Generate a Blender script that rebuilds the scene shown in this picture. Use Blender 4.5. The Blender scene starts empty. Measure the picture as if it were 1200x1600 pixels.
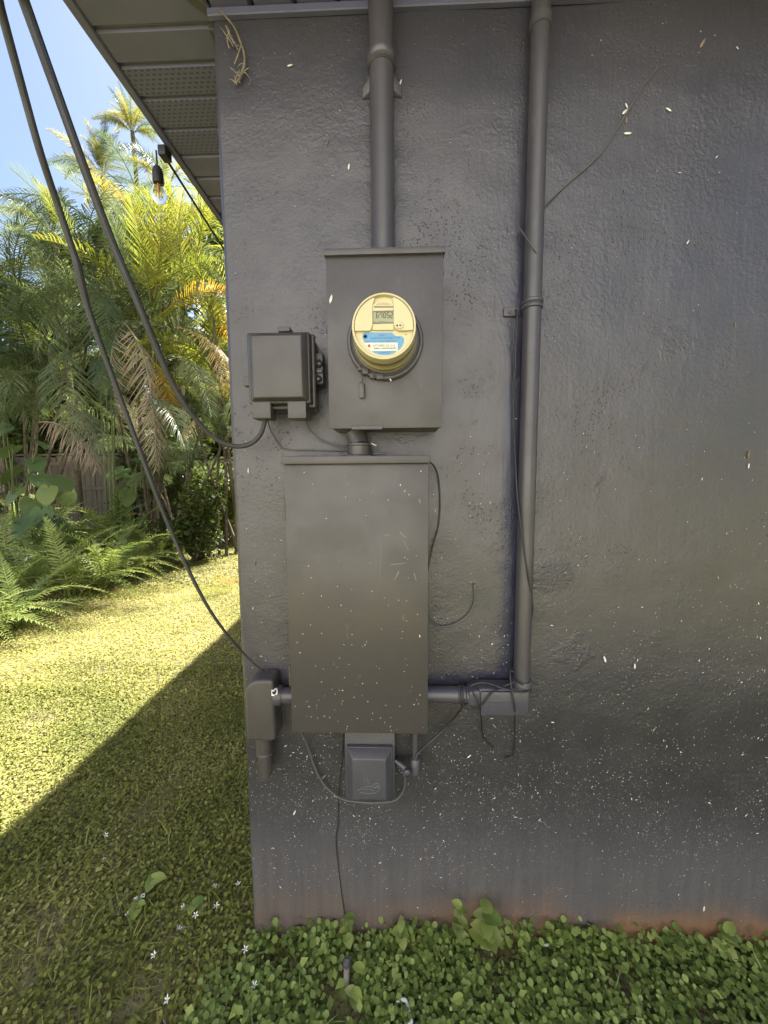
import bpy, bmesh, math, random
import numpy as np
from mathutils import Vector, Matrix, noise

random.seed(11)
RNG = np.random.default_rng(11)
SC = bpy.context.scene
COL = SC.collection
R = math.radians

# ------------------------------------------------------------------ camera
F_PX = 605.0                      # focal length in photo pixels (photo is 1200 x 1600)
PITCH, YAW, ROLL = R(5.66), R(1.876), R(-0.437)
EYE = Vector((0.0, -1.0, 1.364))  # one metre from the wall
_cy, _sy, _cp, _sp = math.cos(YAW), math.sin(YAW), math.cos(PITCH), math.sin(PITCH)
_F = Vector((-_sy * _cp, _cy * _cp, -_sp))
_R0 = Vector((_cy, _sy, 0))
_U0 = _R0.cross(_F)
_RT = _R0 * math.cos(ROLL) + _U0 * math.sin(ROLL)
_UP = -_R0 * math.sin(ROLL) + _U0 * math.cos(ROLL)
cam = bpy.data.cameras.new('camera')
cam.sensor_fit = 'VERTICAL'
cam.sensor_height = 36.0
cam.lens = 36.0 * F_PX / 1600.0
cam.clip_start, cam.clip_end = 0.02, 500
cam_o = bpy.data.objects.new('camera', cam)
COL.objects.link(cam_o)
m = Matrix((_RT, _UP, -_F)).transposed().to_4x4()
m.translation = EYE
cam_o.matrix_world = m
SC.camera = cam_o

# ------------------------------------------------------------------ sky, sun, exposure
SUN = Vector((0.285, 0.58, 1.0)).normalized()      # towards the sun: high, behind the house, a little to the right
EL = math.asin(SUN.z)
AZ = math.atan2(SUN.x, SUN.y)
w = bpy.data.worlds.new('World')
SC.world = w
w.use_nodes = True
nt = w.node_tree
sky = nt.nodes.new('ShaderNodeTexSky')
sky.sky_type = 'NISHITA'
sky.sun_disc = False
sky.sun_elevation = EL
sky.sun_rotation = AZ
sky.air_density = 1.0
sky.dust_density = 2.0
sky.ozone_density = 1.0
nt.links.new(sky.outputs[0], nt.nodes['Background'].inputs[0])
nt.nodes['Background'].inputs[1].default_value = 0.050
sl = bpy.data.lights.new('sun', 'SUN')
sl.energy = 5.0
sl.angle = R(0.8)
sl.color = (1.0, 0.945, 0.86)
so = bpy.data.objects.new('sun', sl)
COL.objects.link(so)
so.rotation_euler = (-SUN).to_track_quat('-Z', 'Y').to_euler()
so.location = (3, 6, 12)
SC.view_settings.view_transform = 'Standard'
SC.view_settings.look = 'None'
SC.view_settings.exposure = 2.42
SC.view_settings.gamma = 1.0
SC.view_settings.use_curve_mapping = False
SC.cycles.max_bounces = 8
SC.cycles.transparent_max_bounces = 8


def at(px, py, y=0.0):
    """World point seen at photo pixel (px, py) on the plane at world depth y (the wall is y = 0)."""
    v = _F + _RT * ((px - 600) / F_PX) + _UP * ((800 - py) / F_PX)
    return EYE + v * ((y - EYE.y) / v.y)


def on_ground(px, py, z=0.0):
    v = _F + _RT * ((px - 600) / F_PX) + _UP * ((800 - py) / F_PX)
    return EYE + v * ((z - EYE.z) / v.z)


# ------------------------------------------------------------------ helpers
def tag(o, label=None, cat=None, group=None, kind=None):
    if label: o['label'] = label
    if cat: o['category'] = cat
    if group: o['group'] = group
    if kind: o['kind'] = kind
    return o


def empty(name, loc, label=None, cat=None, group=None):
    o = bpy.data.objects.new(name, None)
    o.empty_display_size = 0.05
    COL.objects.link(o)
    o.location = loc
    return tag(o, label, cat, group)


def wpos(o):
    p = Vector((0, 0, 0))
    while o is not None:
        p += Vector(o.location)
        o = o.parent
    return p


def link_mesh(name, me, mat=None, parent=None, loc=None):
    """Parents here are never rotated or scaled when this is used with world-space coordinates."""
    o = bpy.data.objects.new(name, me)
    COL.objects.link(o)
    if mat is not None and not me.materials:
        me.materials.append(mat)
    if parent is not None:
        o.parent = parent
    if loc is not None:
        o.location = Vector(loc) - (wpos(parent) if parent is not None else Vector((0, 0, 0)))
    return o


class MB:
    """Collects shapes in world space; build() links them as one mesh object."""
    def __init__(self):
        self.v, self.f = [], []

    def add(self, v, f):
        n = len(self.v)
        self.v += [tuple(p) for p in v]
        self.f += [tuple(i + n for i in q) for q in f]
        return self

    def bm(self, b):
        b.verts.index_update()
        self.add([v.co[:] for v in b.verts], [[v.index for v in f.verts] for f in b.faces])
        b.free()
        return self

    def hexa(self, c, bev=0.0, seg=2):
        """c: 8 corners, back ring then front ring, each (x0z0, x1z0, x1z1, x0z1)."""
        b = bmesh.new()
        vs = [b.verts.new(p) for p in c]
        for q in ((0, 1, 2, 3), (4, 7, 6, 5), (0, 4, 5, 1), (1, 5, 6, 2), (2, 6, 7, 3), (3, 7, 4, 0)):
            b.faces.new([vs[i] for i in q])
        bmesh.ops.recalc_face_normals(b, faces=b.faces)
        if bev > 0:
            bmesh.ops.bevel(b, geom=list(b.edges), offset=bev, segments=seg, profile=0.5, affect='EDGES')
        return self.bm(b)

    def box(self, x0, x1, y0, y1, z0, z1, bev=0.0, seg=2, front_in=0.0):
        """y0 is the back (towards the wall), y1 the front; front_in insets the front face."""
        i = front_in
        return self.hexa([(x0, y0, z0), (x1, y0, z0), (x1, y0, z1), (x0, y0, z1),
                          (x0 + i, y1, z0 + i), (x1 - i, y1, z0 + i), (x1 - i, y1, z1 - i), (x0 + i, y1, z1 - i)], bev, seg)

    def tube(self, pts, r, n=10, smooth=6, cap=True, wob=0.0):
        pts = [Vector(p) for p in pts]
        rs = r if isinstance(r, (list, tuple)) else [r] * len(pts)
        if smooth > 1 and len(pts) > 2:
            P, Q = [], []
            for i in range(len(pts) - 1):
                p0, p1, p2, p3 = pts[max(i - 1, 0)], pts[i], pts[i + 1], pts[min(i + 2, len(pts) - 1)]
                L = (p2 - p1).length
                m1, m2 = (p2 - p0).normalized() * L, (p3 - p1).normalized() * L
                for k in range(smooth):
                    t = k / smooth
                    P.append(p1 * (2 * t ** 3 - 3 * t * t + 1) + m1 * (t ** 3 - 2 * t * t + t) + p2 * (3 * t * t - 2 * t ** 3) + m2 * (t ** 3 - t * t))
                    Q.append(rs[i] * (1 - t) + rs[i + 1] * t)
            P.append(pts[-1]); Q.append(rs[-1])
        else:
            P, Q = pts, list(rs)
        if wob:
            P = [p + Vector((noise.noise(p * 30), noise.noise(p * 30 + Vector((9, 0, 0))), noise.noise(p * 30 + Vector((0, 7, 0))))) * wob for p in P]
        v, f = [], []
        up = None
        for i, p in enumerate(P):
            d = (P[min(i + 1, len(P) - 1)] - P[max(i - 1, 0)]).normalized()
            if up is None:
                up = Vector((0, 0, 1)) if abs(d.z) < 0.9 else Vector((1, 0, 0))
            a = d.cross(up).normalized()
            up = a.cross(d).normalized()
            for k in range(n):
                t = 2 * math.pi * k / n
                v.append(p + (a * math.cos(t) + up * math.sin(t)) * Q[i])
        for i in range(len(P) - 1):
            for k in range(n):
                f.append((i * n + k, i * n + (k + 1) % n, (i + 1) * n + (k + 1) % n, (i + 1) * n + k))
        if cap:
            f.append(tuple(range(n))[::-1])
            f.append(tuple((len(P) - 1) * n + k for k in range(n)))
        return self.add(v, f)

    def lathe(self, c, prof, n=48, axis='y', ell=None):
        """prof: list of (radius, offset along the axis). axis y means towards the camera is negative."""
        c = Vector(c)
        v, f = [], []
        for r, h in prof:
            for k in range(n):
                t = 2 * math.pi * k / n
                if axis == 'y': v.append(c + Vector((r * math.cos(t), h, r * math.sin(t))))
                elif axis == 'z': v.append(c + Vector((r * math.cos(t), r * math.sin(t), h)))
                else: v.append(c + Vector((h, r * math.cos(t), r * math.sin(t))))
        for i in range(len(prof) - 1):
            for k in range(n):
                f.append((i * n + k, i * n + (k + 1) % n, (i + 1) * n + (k + 1) % n, (i + 1) * n + k))
        if prof[0][0] > 1e-6: f.append(tuple(range(n))[::-1])
        if prof[-1][0] > 1e-6: f.append(tuple((len(prof) - 1) * n + k for k in range(n)))
        return self.add(v, f)

    def prism(self, xz, y0, y1):
        """Outline in x, z extruded from y0 (back) to y1 (front)."""
        n = len(xz)
        v = [(x, y0, z) for x, z in xz] + [(x, y1, z) for x, z in xz]
        f = [tuple(range(n)), tuple(range(2 * n - 1, n - 1, -1))]
        f += [(i, i + n, (i + 1) % n + n, (i + 1) % n) for i in range(n)]
        return self.add(v, f)

    def build(self, name, mat, parent=None, origin=None, smooth=True, angle=35):
        o = Vector(origin) if origin is not None else (wpos(parent) if parent is not None else Vector((0, 0, 0)))
        me = bpy.data.meshes.new(name)
        me.from_pydata([(x - o.x, y - o.y, z - o.z) for x, y, z in self.v], [], self.f)
        b = bmesh.new(); b.from_mesh(me)
        bmesh.ops.recalc_face_normals(b, faces=b.faces)
        b.to_mesh(me); b.free()
        if smooth:
            me.shade_smooth()
            me.set_sharp_from_angle(angle=R(angle))
        return link_mesh(name, me, mat, parent, o)


def pxbox(x0, py0, x1, py1, yf):
    """Axis-aligned x/z extents of a photo rectangle standing on the plane y = yf."""
    a, b = at(x0, py0, yf), at(x1, py1, yf)
    c, d = at(x1, py0, yf), at(x0, py1, yf)
    return ((a.x + d.x) / 2, (b.x + c.x) / 2, (b.z + d.z) / 2, (a.z + c.z) / 2)   # x0 x1 z0 z1


def array_mesh(name, V, Fq, mat, tint=None):
    """Big mesh straight from numpy arrays; Fq is (n, k) with equal corner counts."""
    me = bpy.data.meshes.new(name)
    nf, k = Fq.shape
    me.vertices.add(len(V)); me.loops.add(nf * k); me.polygons.add(nf)
    me.vertices.foreach_set('co', np.ascontiguousarray(V, dtype=np.float32).ravel())
    me.loops.foreach_set('vertex_index', Fq.astype(np.int32).ravel())
    me.polygons.foreach_set('loop_start', np.arange(0, nf * k, k, dtype=np.int32))
    if tint is not None:
        at_ = me.attributes.new('tint', 'FLOAT', 'POINT')
        at_.data.foreach_set('value', np.asarray(tint, dtype=np.float32))
    me.update(calc_edges=True)
    me.materials.append(mat)
    return me


def scatter(pos, yaw, tilt, roll, size, tint, tv, tf):
    """Copies of a template (tv verts, tf faces) at many places, as arrays."""
    n, k = len(pos), len(tv)
    cy, sy, ct, st, cr, sr = np.cos(yaw), np.sin(yaw), np.cos(tilt), np.sin(tilt), np.cos(roll), np.sin(roll)
    x, y, z = tv[:, 0], tv[:, 1], tv[:, 2]
    sz = size if size.ndim == 2 else np.repeat(size[:, None], 3, 1)
    X = x[None] * sz[:, :1]; Y = y[None] * sz[:, 1:2]; Z = z[None] * sz[:, 2:3]
    Y, Z = Y * cr[:, None] - Z * sr[:, None], Y * sr[:, None] + Z * cr[:, None]
    X, Z = X * ct[:, None] - Z * st[:, None], X * st[:, None] + Z * ct[:, None]
    X, Y = X * cy[:, None] - Y * sy[:, None], X * sy[:, None] + Y * cy[:, None]
    V = np.stack([X, Y, Z], 2) + pos[:, None, :]
    Fq = tf[None] + (np.arange(n) * k)[:, None, None]
    return V.reshape(-1, 3), Fq.reshape(-1, tf.shape[1]), np.repeat(tint, k)


ROUND_LEAF = (np.array([(0, 0, 0), (.35, .42, .06), (.8, .38, .03), (1, 0, -.06), (.8, -.38, .03), (.35, -.42, .06), (.5, 0, -.03)], float),
              np.array([(0, 1, 6, 6), (1, 2, 6, 6), (2, 3, 6, 6), (3, 4, 6, 6), (4, 5, 6, 6), (5, 0, 6, 6)])[:, :3])
BLADE = (np.array([(0, -.5, 0), (0, .5, 0), (.5, -.4, .03), (.5, .4, .03), (1, -.08, -.12), (1, .08, -.12)], float),
         np.array([(0, 2, 3, 1), (2, 4, 5, 3)]))
LEAF4 = (np.array([(0, 0, 0), (.4, .3, .05), (1, 0, -.1), (.4, -.3, .05), (.5, 0, -.02)], float),
         np.array([(0, 1, 4), (1, 2, 4), (2, 3, 4), (3, 0, 4)]))


# ------------------------------------------------------------------ materials
class NT:
    def __init__(self, name):
        self.m = bpy.data.materials.new(name)
        self.m.use_nodes = True
        self.t = self.m.node_tree
        self.t.nodes.clear()
        self.out = self.t.nodes.new('ShaderNodeOutputMaterial')

    def n(self, typ, **kw):
        nd = self.t.nodes.new('ShaderNode' + typ)
        for k, v in kw.items():
            if k.startswith('i_'):
                key = k[2:]
                key = int(key) if key.isdigit() else key.replace('_', ' ')
                self.set(nd.inputs[key], v)
            else:
                setattr(nd, k, v)
        return nd

    def set(self, sock, v):
        if hasattr(v, 'is_output'):
            self.t.links.new(v, sock)
        elif hasattr(v, 'outputs'):
            self.t.links.new(v.outputs[0], sock)
        else:
            if sock.type == 'RGBA' and not hasattr(v, '__len__'): v = (v, v, v, 1)
            if sock.type == 'RGBA' and len(v) == 3: v = (*v, 1)
            sock.default_value = v

    def math(self, op, a, b=0.5, c=None, clamp=False):
        nd = self.n('Math', operation=op, use_clamp=clamp)
        self.set(nd.inputs[0], a); self.set(nd.inputs[1], b)
        if c is not None: self.set(nd.inputs[2], c)
        return nd.outputs[0]

    def mix(self, fac, a, b, blend='MIX'):
        nd = self.n('Mix', data_type='RGBA', blend_type=blend)
        self.set(nd.inputs[0], fac); self.set(nd.inputs[6], a); self.set(nd.inputs[7], b)
        return nd.outputs[2]

    def noise(self, vec, scale, detail=3, rough=0.55, dist=0.0):
        nd = self.n('TexNoise', i_Scale=scale, i_Detail=detail, i_Roughness=rough, i_Distortion=dist)
        if vec is not None: self.set(nd.inputs['Vector'], vec)
        return nd.outputs[0]

    def ramp(self, v, lo, hi, a=0.0, b=1.0):
        nd = self.n('MapRange', interpolation_type='SMOOTHSTEP')
        self.set(nd.inputs[0], v)
        for i, q in ((1, lo), (2, hi), (3, a), (4, b)): self.set(nd.inputs[i], q)
        return nd.outputs[0]

    def pos(self, scale=None):
        p = self.n('NewGeometry').outputs['Position']
        if scale is not None:
            p = self.n('VectorMath', operation='MULTIPLY', i_0=p, i_1=scale).outputs[0]
        return p

    def xyz(self):
        s = self.n('SeparateXYZ', i_0=self.n('NewGeometry').outputs['Position'])
        return s.outputs[0], s.outputs[1], s.outputs[2]

    def bump(self, h, strength, dist, normal=None):
        nd = self.n('Bump', i_Strength=strength, i_Distance=dist, i_Height=h)
        if normal is not None: self.set(nd.inputs['Normal'], normal)
        return nd.outputs[0]

    def done(self, color, rough=0.5, normal=None, spec=0.5, metal=0.0, **kw):
        b = self.n('BsdfPrincipled')
        self.set(b.inputs['Base Color'], color); self.set(b.inputs['Roughness'], rough)
        self.set(b.inputs['Specular IOR Level'], spec); self.set(b.inputs['Metallic'], metal)
        if normal is not None: self.set(b.inputs['Normal'], normal)
        for k, v in kw.items(): self.set(b.inputs[k.replace('_', ' ')], v)
        self.set(self.out.inputs[0], b.outputs[0])
        return self.m


PIPE_X = at(822, 800, -0.03).x


def wall_material():
    t = NT('dark grey wall paint')
    P = t.pos()
    x, y, z = t.xyz()
    big = t.noise(P, 2.2, 4, 0.55)
    mid = t.noise(P, 9, 5, 0.6)
    fine = t.noise(P, 170, 3, 0.6)
    stip = t.noise(P, 95, 4, 0.62)
    streak = t.noise(t.pos((55, 1, 3.0)), 1.0, 4, 0.6)
    col = t.mix(t.ramp(big, .35, .65), (.038, .037, .050), (.047, .045, .058))
    col = t.mix(t.math('MULTIPLY', t.ramp(mid, .45, .7), .35), col, (.035, .032, .041))
    # warm lawn reflection painted into the colour of the mid wall
    warm = t.math('MULTIPLY', t.ramp(z, .7, 1.15), t.ramp(z, 1.9, 1.35))
    warm = t.math('MULTIPLY', warm, t.ramp(mid, .2, .75, .5, 1.0))
    col = t.mix(t.math('MULTIPLY', warm, .42), col, (.056, .048, .042))
    # pinholes of the render that the roller missed
    vor = t.n('TexVoronoi', i_Scale=140.0, i_Randomness=1.0, i_Vector=P).outputs['Distance']
    pitmask = t.ramp(t.noise(P, 4.5, 5, 0.65), .47, .66)
    pit = t.math('MULTIPLY', t.ramp(vor, .34, .16), t.math('MULTIPLY', pitmask, t.ramp(t.noise(P, 60, 2), .42, .6)))
    col = t.mix(t.math('MULTIPLY', pit, .45), col, (.018, .017, .018))
    # navy bands beside the tall conduit and over the horizontal one
    nz = t.noise(P, 22, 4, .6)
    jit = t.math('MULTIPLY', t.math('SUBTRACT', nz, .5), .045)
    dx = t.math('ADD', t.math('SUBTRACT', x, PIPE_X), jit)
    zz = t.math('ADD', z, jit)
    va = t.math('MULTIPLY', t.ramp(dx, -.064, -.036), t.ramp(dx, .03, .01))
    va = t.math('MULTIPLY', va, t.math('MULTIPLY', t.ramp(zz, .745, .77), t.ramp(z, 2.3, 1.5)))
    zt = at(700, 1072, -.03).z
    hb = t.math('MULTIPLY', t.ramp(zz, zt - .01, zt), t.ramp(zz, zt + .035, zt + .014))
    hb = t.math('MULTIPLY', hb, t.math('MULTIPLY', t.ramp(x, .07, .09), t.ramp(x, PIPE_X + .0, PIPE_X - .03)))
    col = t.mix(t.math('MAXIMUM', va, hb), col, (.016, .018, .042))
    pc = at(752, 935)
    dd = t.n('VectorMath', operation='DISTANCE', i_0=P, i_1=pc).outputs['Value']
    col = t.mix(t.math('MULTIPLY', t.ramp(t.math('ADD', dd, jit), .05, .012), .6), col, (.03, .031, .042))
    # dust low on the wall, then soil splashed at the foot
    low = t.math('MULTIPLY', t.ramp(z, .72, .40), t.ramp(mid, .25, .7, .55, 1.0))
    sp = t.ramp(t.noise(P, 420, 2, .7), .56, .72)
    shade_band = t.math('MULTIPLY', t.ramp(t.math('ADD', z, t.math('MULTIPLY', t.math('SUBTRACT', big, .5), .35)), .95, .60), t.ramp(z, .26, .52))  # falloff of light low on the wall, put into the colour
    col = t.mix(t.math('MULTIPLY', shade_band, .85), col, (.021, .021, .025))
    col = t.mix(t.math('MULTIPLY', t.math('MULTIPLY', low, sp), .62), col, (.26, .25, .245))
    film = t.math('MULTIPLY', t.ramp(z, .42, .16), t.ramp(streak, .3, .7, .4, 1.0))
    col = t.mix(t.math('MULTIPLY', film, .55), col, (.105, .098, .095))
    edge = t.math('ADD', z, t.math('MULTIPLY', t.math('SUBTRACT', t.noise(P, 3.0, 5, .65), .5), .30))
    soil = t.math('MULTIPLY', t.ramp(edge, .20, .05), t.ramp(x, -.2, .55, .22, 1.0))
    soil = t.math('MULTIPLY', soil, t.ramp(streak, .25, .65, .72, 1.0))
    col = t.mix(t.math('MULTIPLY', soil, .9), col, (.19, .097, .040))
    foot = t.ramp(t.math('ADD', edge, t.math('MULTIPLY', nz, .02)), .045, .015)
    col = t.mix(t.math('MULTIPLY', foot, .6), col, (.045, .032, .022))
    rough = t.math('ADD', t.ramp(mid, .3, .7, .30, .42), t.math('MULTIPLY', t.ramp(z, .7, .2), .28))
    # relief
    rmask = t.ramp(t.noise(P, 3.3, 5, .65), .42, .64, .08, 1.0)
    smooth_left = t.ramp(x, -.42, -.30, .45, 1.0)
    h = t.math('MULTIPLY', stip, t.math('MULTIPLY', rmask, smooth_left))
    h = t.math('ADD', h, t.math('MULTIPLY', fine, .32))
    h = t.math('SUBTRACT', h, t.math('MULTIPLY', pit, 1.1))
    h = t.math('ADD', h, t.math('MULTIPLY', streak, .35))
    # rough plaster patches
    pm = None
    for (px, py, rad) in ((872, 898, .055), (888, 1018, .045), (935, 745, .04), (1045, 535, .05)):
        c = at(px, py)
        d = t.n('VectorMath', operation='DISTANCE', i_0=P, i_1=c).outputs['Value']
        d = t.math('ADD', d, t.math('MULTIPLY', t.math('SUBTRACT', mid, .5), .22))
        q = t.ramp(d, rad, rad * .35)
        pm = q if pm is None else t.math('MAXIMUM', pm, q)
    crack = t.n('TexVoronoi', feature='DISTANCE_TO_EDGE', i_Scale=75.0, i_Vector=t.n('VectorMath', operation='ADD', i_0=P, i_1=t.n('VectorMath', operation='SCALE', i_0=t.n('TexNoise', i_Scale=40.0, i_Vector=P).outputs[1], i_3=.02).outputs[0]).outputs[0]).outputs['Distance']
    lump = t.math('MULTIPLY', t.math('ADD', t.noise(P, 70, 5, .75, 2.2), t.math('MULTIPLY', t.ramp(crack, 0, .25), .35)), 1.0)
    h = t.math('ADD', h, t.math('MULTIPLY', pm, lump))
    col = t.mix(t.math('MULTIPLY', t.math('MULTIPLY', pm, t.ramp(crack, .12, .0)), .3), col, (.03, .029, .031))
    nb = t.bump(t.noise(P, 6, 3, .5), .35, .012)
    nb = t.bump(h, .5, .0045, nb)
    return t.done(col, rough, nb, .6)


def paint(name, base, rough=.42, mott=.25, stip=90, bs=.25, dust=0.25, light=(.30, .29, .27)):
    t = NT(name)
    P = t.pos()
    mid = t.noise(P, 11, 4, .6)
    col = t.mix(t.ramp(mid, .35, .7), base, tuple(c * (1 - mott) for c in base))
    sc = t.ramp(t.noise(t.pos((1, 1, .35)), 38, 5, .75), .62, .74)
    col = t.mix(t.math('MULTIPLY', sc, dust), col, light)
    h = t.noise(P, stip, 3, .6)
    return t.done(col, t.ramp(mid, .3, .7, rough - .05, rough + .1), t.bump(h, bs, .002), .5)


M = {}
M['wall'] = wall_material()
M['box'] = paint('dark grey metal box paint', (.052, .047, .047), .36, .12, 60, .10, .14)
M['meterbox'] = paint('grey painted meter box', (.056, .052, .059), .42, .12, 110, .22, .08)
M['plastic'] = paint('dark grey plastic', (.042, .038, .039), .34, .12, 150, .12, .12)
M['conduit'] = paint('dark grey conduit paint', (.054, .050, .061), .33, .15, 80, .14, .12)
M['fitting'] = paint('bluish dark grey fitting paint', (.055, .053, .070), .36, .15, 80, .14, .16)
M['smallbox'] = paint('navy grey painted box', (.06, .06, .075), .40, .25, 70, .2, .42, (.22, .22, .23))
M['soffit'] = paint('dark grey soffit paint', (.10, .10, .175), .45, .08, 60, .05, .05)
M['trim'] = paint('grey trim paint', (.055, .052, .06), .45, .1, 60, .1, .15)
M['cable'] = paint('black weathered cable', (.024, .023, .027), .5, .2, 200, .2, .25, (.07, .065, .065))
M['wire'] = paint('thin black wire', (.018, .017, .019), .5, .2, 200, .1, .02)
M['greywire'] = paint('grey painted wire', (.085, .083, .085), .45, .2, 200, .1, .2)
M['chip'] = paint('white chipped patch', (.70, .70, .68), .6, .15, 120, .3, 0)


def soffit_vented():
    t = NT('perforated soffit paint')
    P = t.pos()
    br = t.n('TexBrick', i_Vector=P, i_Scale=1.0, i_Mortar_Size=.0042, i_Mortar_Smooth=.15, i_Brick_Width=.017, i_Row_Height=.0125, offset=.5)
    br.inputs['Color1'].default_value = (0, 0, 0, 1); br.inputs['Color2'].default_value = (0, 0, 0, 1); br.inputs['Mortar'].default_value = (1, 1, 1, 1)
    hole = t.math('SUBTRACT', 1.0, br.outputs['Color'])
    col = t.mix(t.math('MULTIPLY', hole, .65), (.10, .10, .175), (.015, .015, .02))
    return t.done(col, .5, t.bump(br.outputs['Color'], .6, .002), .4)


M['vent'] = soffit_vented()


def simple(name, col, rough=.5, spec=.5, var=.2, scale=30, bump=.1, **kw):
    t = NT(name)
    P = t.pos()
    n_ = t.noise(P, scale, 4, .6)
    c = t.mix(t.ramp(n_, .3, .7), col, tuple(q * (1 - var) for q in col))
    return t.done(c, rough, t.bump(n_, bump, .002), spec, **kw)


M['cream'] = simple('cream meter plastic', (.50, .44, .255), .35, .5, .08, 12, .02)
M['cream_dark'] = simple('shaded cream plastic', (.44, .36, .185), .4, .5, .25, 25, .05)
M['lcd'] = simple('grey green display', (.24, .25, .15), .25, .5, .05, 20, .0)
M['ink'] = simple('dark ink', (.035, .035, .03), .6, .3, .1, 50, 0)
M['inkgrey'] = simple('faded ink', (.16, .15, .11), .6, .3, .1, 50, 0)
M['inkblue'] = simple('dark blue ink', (.05, .12, .24), .6, .3, .1, 50, 0)
M['blue'] = simple('light blue label', (.105, .27, .47), .45, .4, .08, 30, 0)
M['sticker'] = simple('white sticker', (.56, .55, .50), .5, .4, .05, 30, 0)
M['red'] = simple('red dot', (.42, .07, .045), .5, .4, .05, 30, 0)
M['wood'] = None


def wood():
    t = NT('weathered fence wood')
    P = t.pos()
    g = t.noise(t.pos((26, 26, 1.6)), 1.0, 5, .6)
    oi = t.n('ObjectInfo').outputs['Random']
    col = t.mix(t.ramp(g, .3, .7), (.21, .165, .125), (.105, .08, .06))
    col = t.mix(t.math('MULTIPLY', oi, .5), col, (.155, .135, .115))
    return t.done(col, .8, t.bump(g, .5, .006), .2)


M['wood'] = wood()


def leafmat(name, cols, trans=.35, rough=.45, rand=0.25, spec=.2):
    """cols: colours along the per-leaf tint; light shines through the blades."""
    t = NT(name)
    a = t.n('Attribute', attribute_name='tint').outputs['Fac']
    cr = t.n('ValToRGB')
    e = cr.color_ramp.elements
    e[0].color = (*cols[0], 1)
    e[1].color = (*cols[-1], 1)
    for i in range(1, len(cols) - 1):
        e.new(i / (len(cols) - 1)).color = (*cols[i], 1)
    t.set(cr.inputs[0], a)
    oi = t.n('ObjectInfo').outputs['Random']
    hs = t.n('HueSaturation', i_Color=cr.outputs[0])
    t.set(hs.inputs['Value'], t.ramp(oi, 0, 1, 1 - rand, 1 + rand))
    t.set(hs.inputs['Hue'], t.ramp(oi, 0, 1, .512, .488))
    b = t.n('BsdfPrincipled', i_Base_Color=hs.outputs[0], i_Roughness=rough)
    b.inputs['Specular IOR Level'].default_value = spec
    tr = t.n('BsdfTranslucent')
    t.set(tr.inputs[0], t.mix(.5, hs.outputs[0], t.mix(1.0, hs.outputs[0], (1.3, 1.4, .65, 1), 'MULTIPLY')))
    ms = t.n('MixShader', i_0=trans)
    t.set(ms.inputs[1], b.outputs[0]); t.set(ms.inputs[2], tr.outputs[0])
    t.set(t.out.inputs[0], ms.outputs[0])
    return t.m


M['lawn'] = leafmat('lawn leaves', [(.145, .165, .038), (.21, .22, .05), (.265, .268, .065), (.37, .33, .13)], .3, .65, .25, .2)
M['clover'] = leafmat('ground cover leaves', [(.105, .155, .04), (.175, .235, .06), (.235, .295, .08), (.32, .36, .13)], .25, .42)
M['dry'] = leafmat('dry straw', [(.20, .16, .09), (.32, .27, .17)], .2, .7)
M['palm'] = leafmat('palm green', [(.07, .10, .055), (.135, .17, .085), (.25, .27, .14)], .4, .38)
M['palm_yellow'] = leafmat('palm yellow green', [(.15, .19, .04), (.25, .26, .045), (.36, .31, .05)], .5, .4)
M['palm_orange'] = leafmat('palm turning orange', [(.30, .27, .05), (.38, .25, .04), (.42, .20, .04)], .5, .45)
M['palm_dead'] = leafmat('dead palm frond', [(.26, .20, .15), (.36, .29, .22), (.46, .39, .31)], .25, .7)
M['fern'] = leafmat('fern green', [(.15, .20, .06), (.23, .285, .085), (.34, .38, .12)], .35, .38)
M['big'] = leafmat('large glossy leaf', [(.10, .16, .07), (.15, .22, .09), (.24, .29, .10)], .3, .3)
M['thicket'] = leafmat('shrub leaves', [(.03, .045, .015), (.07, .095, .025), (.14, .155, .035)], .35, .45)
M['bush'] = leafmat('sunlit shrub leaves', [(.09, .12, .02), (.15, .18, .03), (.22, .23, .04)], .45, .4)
M['stem'] = simple('palm stem', (.16, .13, .09), .75, .2, .5, 14, .4)
M['rachis'] = simple('frond midrib', (.22, .20, .07), .5, .4, .3, 20, .1)


def soil_material():
    t = NT('lawn soil')
    P = t.pos()
    a = t.noise(P, 7, 5, .65)
    b = t.noise(P, 90, 3, .6)
    col = t.mix(t.ramp(a, .4, .65), (.15, .14, .05), (.20, .165, .09))
    col = t.mix(t.ramp(b, .45, .7), col, (.06, .05, .03))
    return t.done(col, .9, t.bump(b, .6, .01), .2)


M['soil'] = soil_material()


def turf_material():
    t = NT('distant lawn')
    P = t.pos()
    b = t.noise(P, 60, 4, .7)
    col = t.mix(t.ramp(t.noise(P, 2, 4, .6), .35, .65), (.20, .20, .05), (.25, .235, .08))
    col = t.mix(t.ramp(b, .45, .7), col, (.10, .105, .03))
    return t.done(col, .8, t.bump(b, .8, .02), .2)


M['turf'] = turf_material()

# ------------------------------------------------------------------ ground
def ground_h(x, y):
    return .012 * math.sin(x * 2.1 + y) + .010 * math.sin(y * 3.3 - x * 1.7) + .02 * noise.noise(Vector((x * 1.5, y * 1.5, 0)))


def ground_patch(x0, x1, y0, y1, nx, ny, z, mat, name, label):
    mb = MB()
    vs = [(x0 + (x1 - x0) * i / nx, y0 + (y1 - y0) * j / ny) for j in range(ny + 1) for i in range(nx + 1)]
    v = [(a, b, z + ground_h(a, b)) for a, b in vs]
    f = [(j * (nx + 1) + i, j * (nx + 1) + i + 1, (j + 1) * (nx + 1) + i + 1, (j + 1) * (nx + 1) + i) for j in range(ny) for i in range(nx)]
    return tag(mb.add(v, f).build(name, mat), label, None, None, 'structure')


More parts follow.
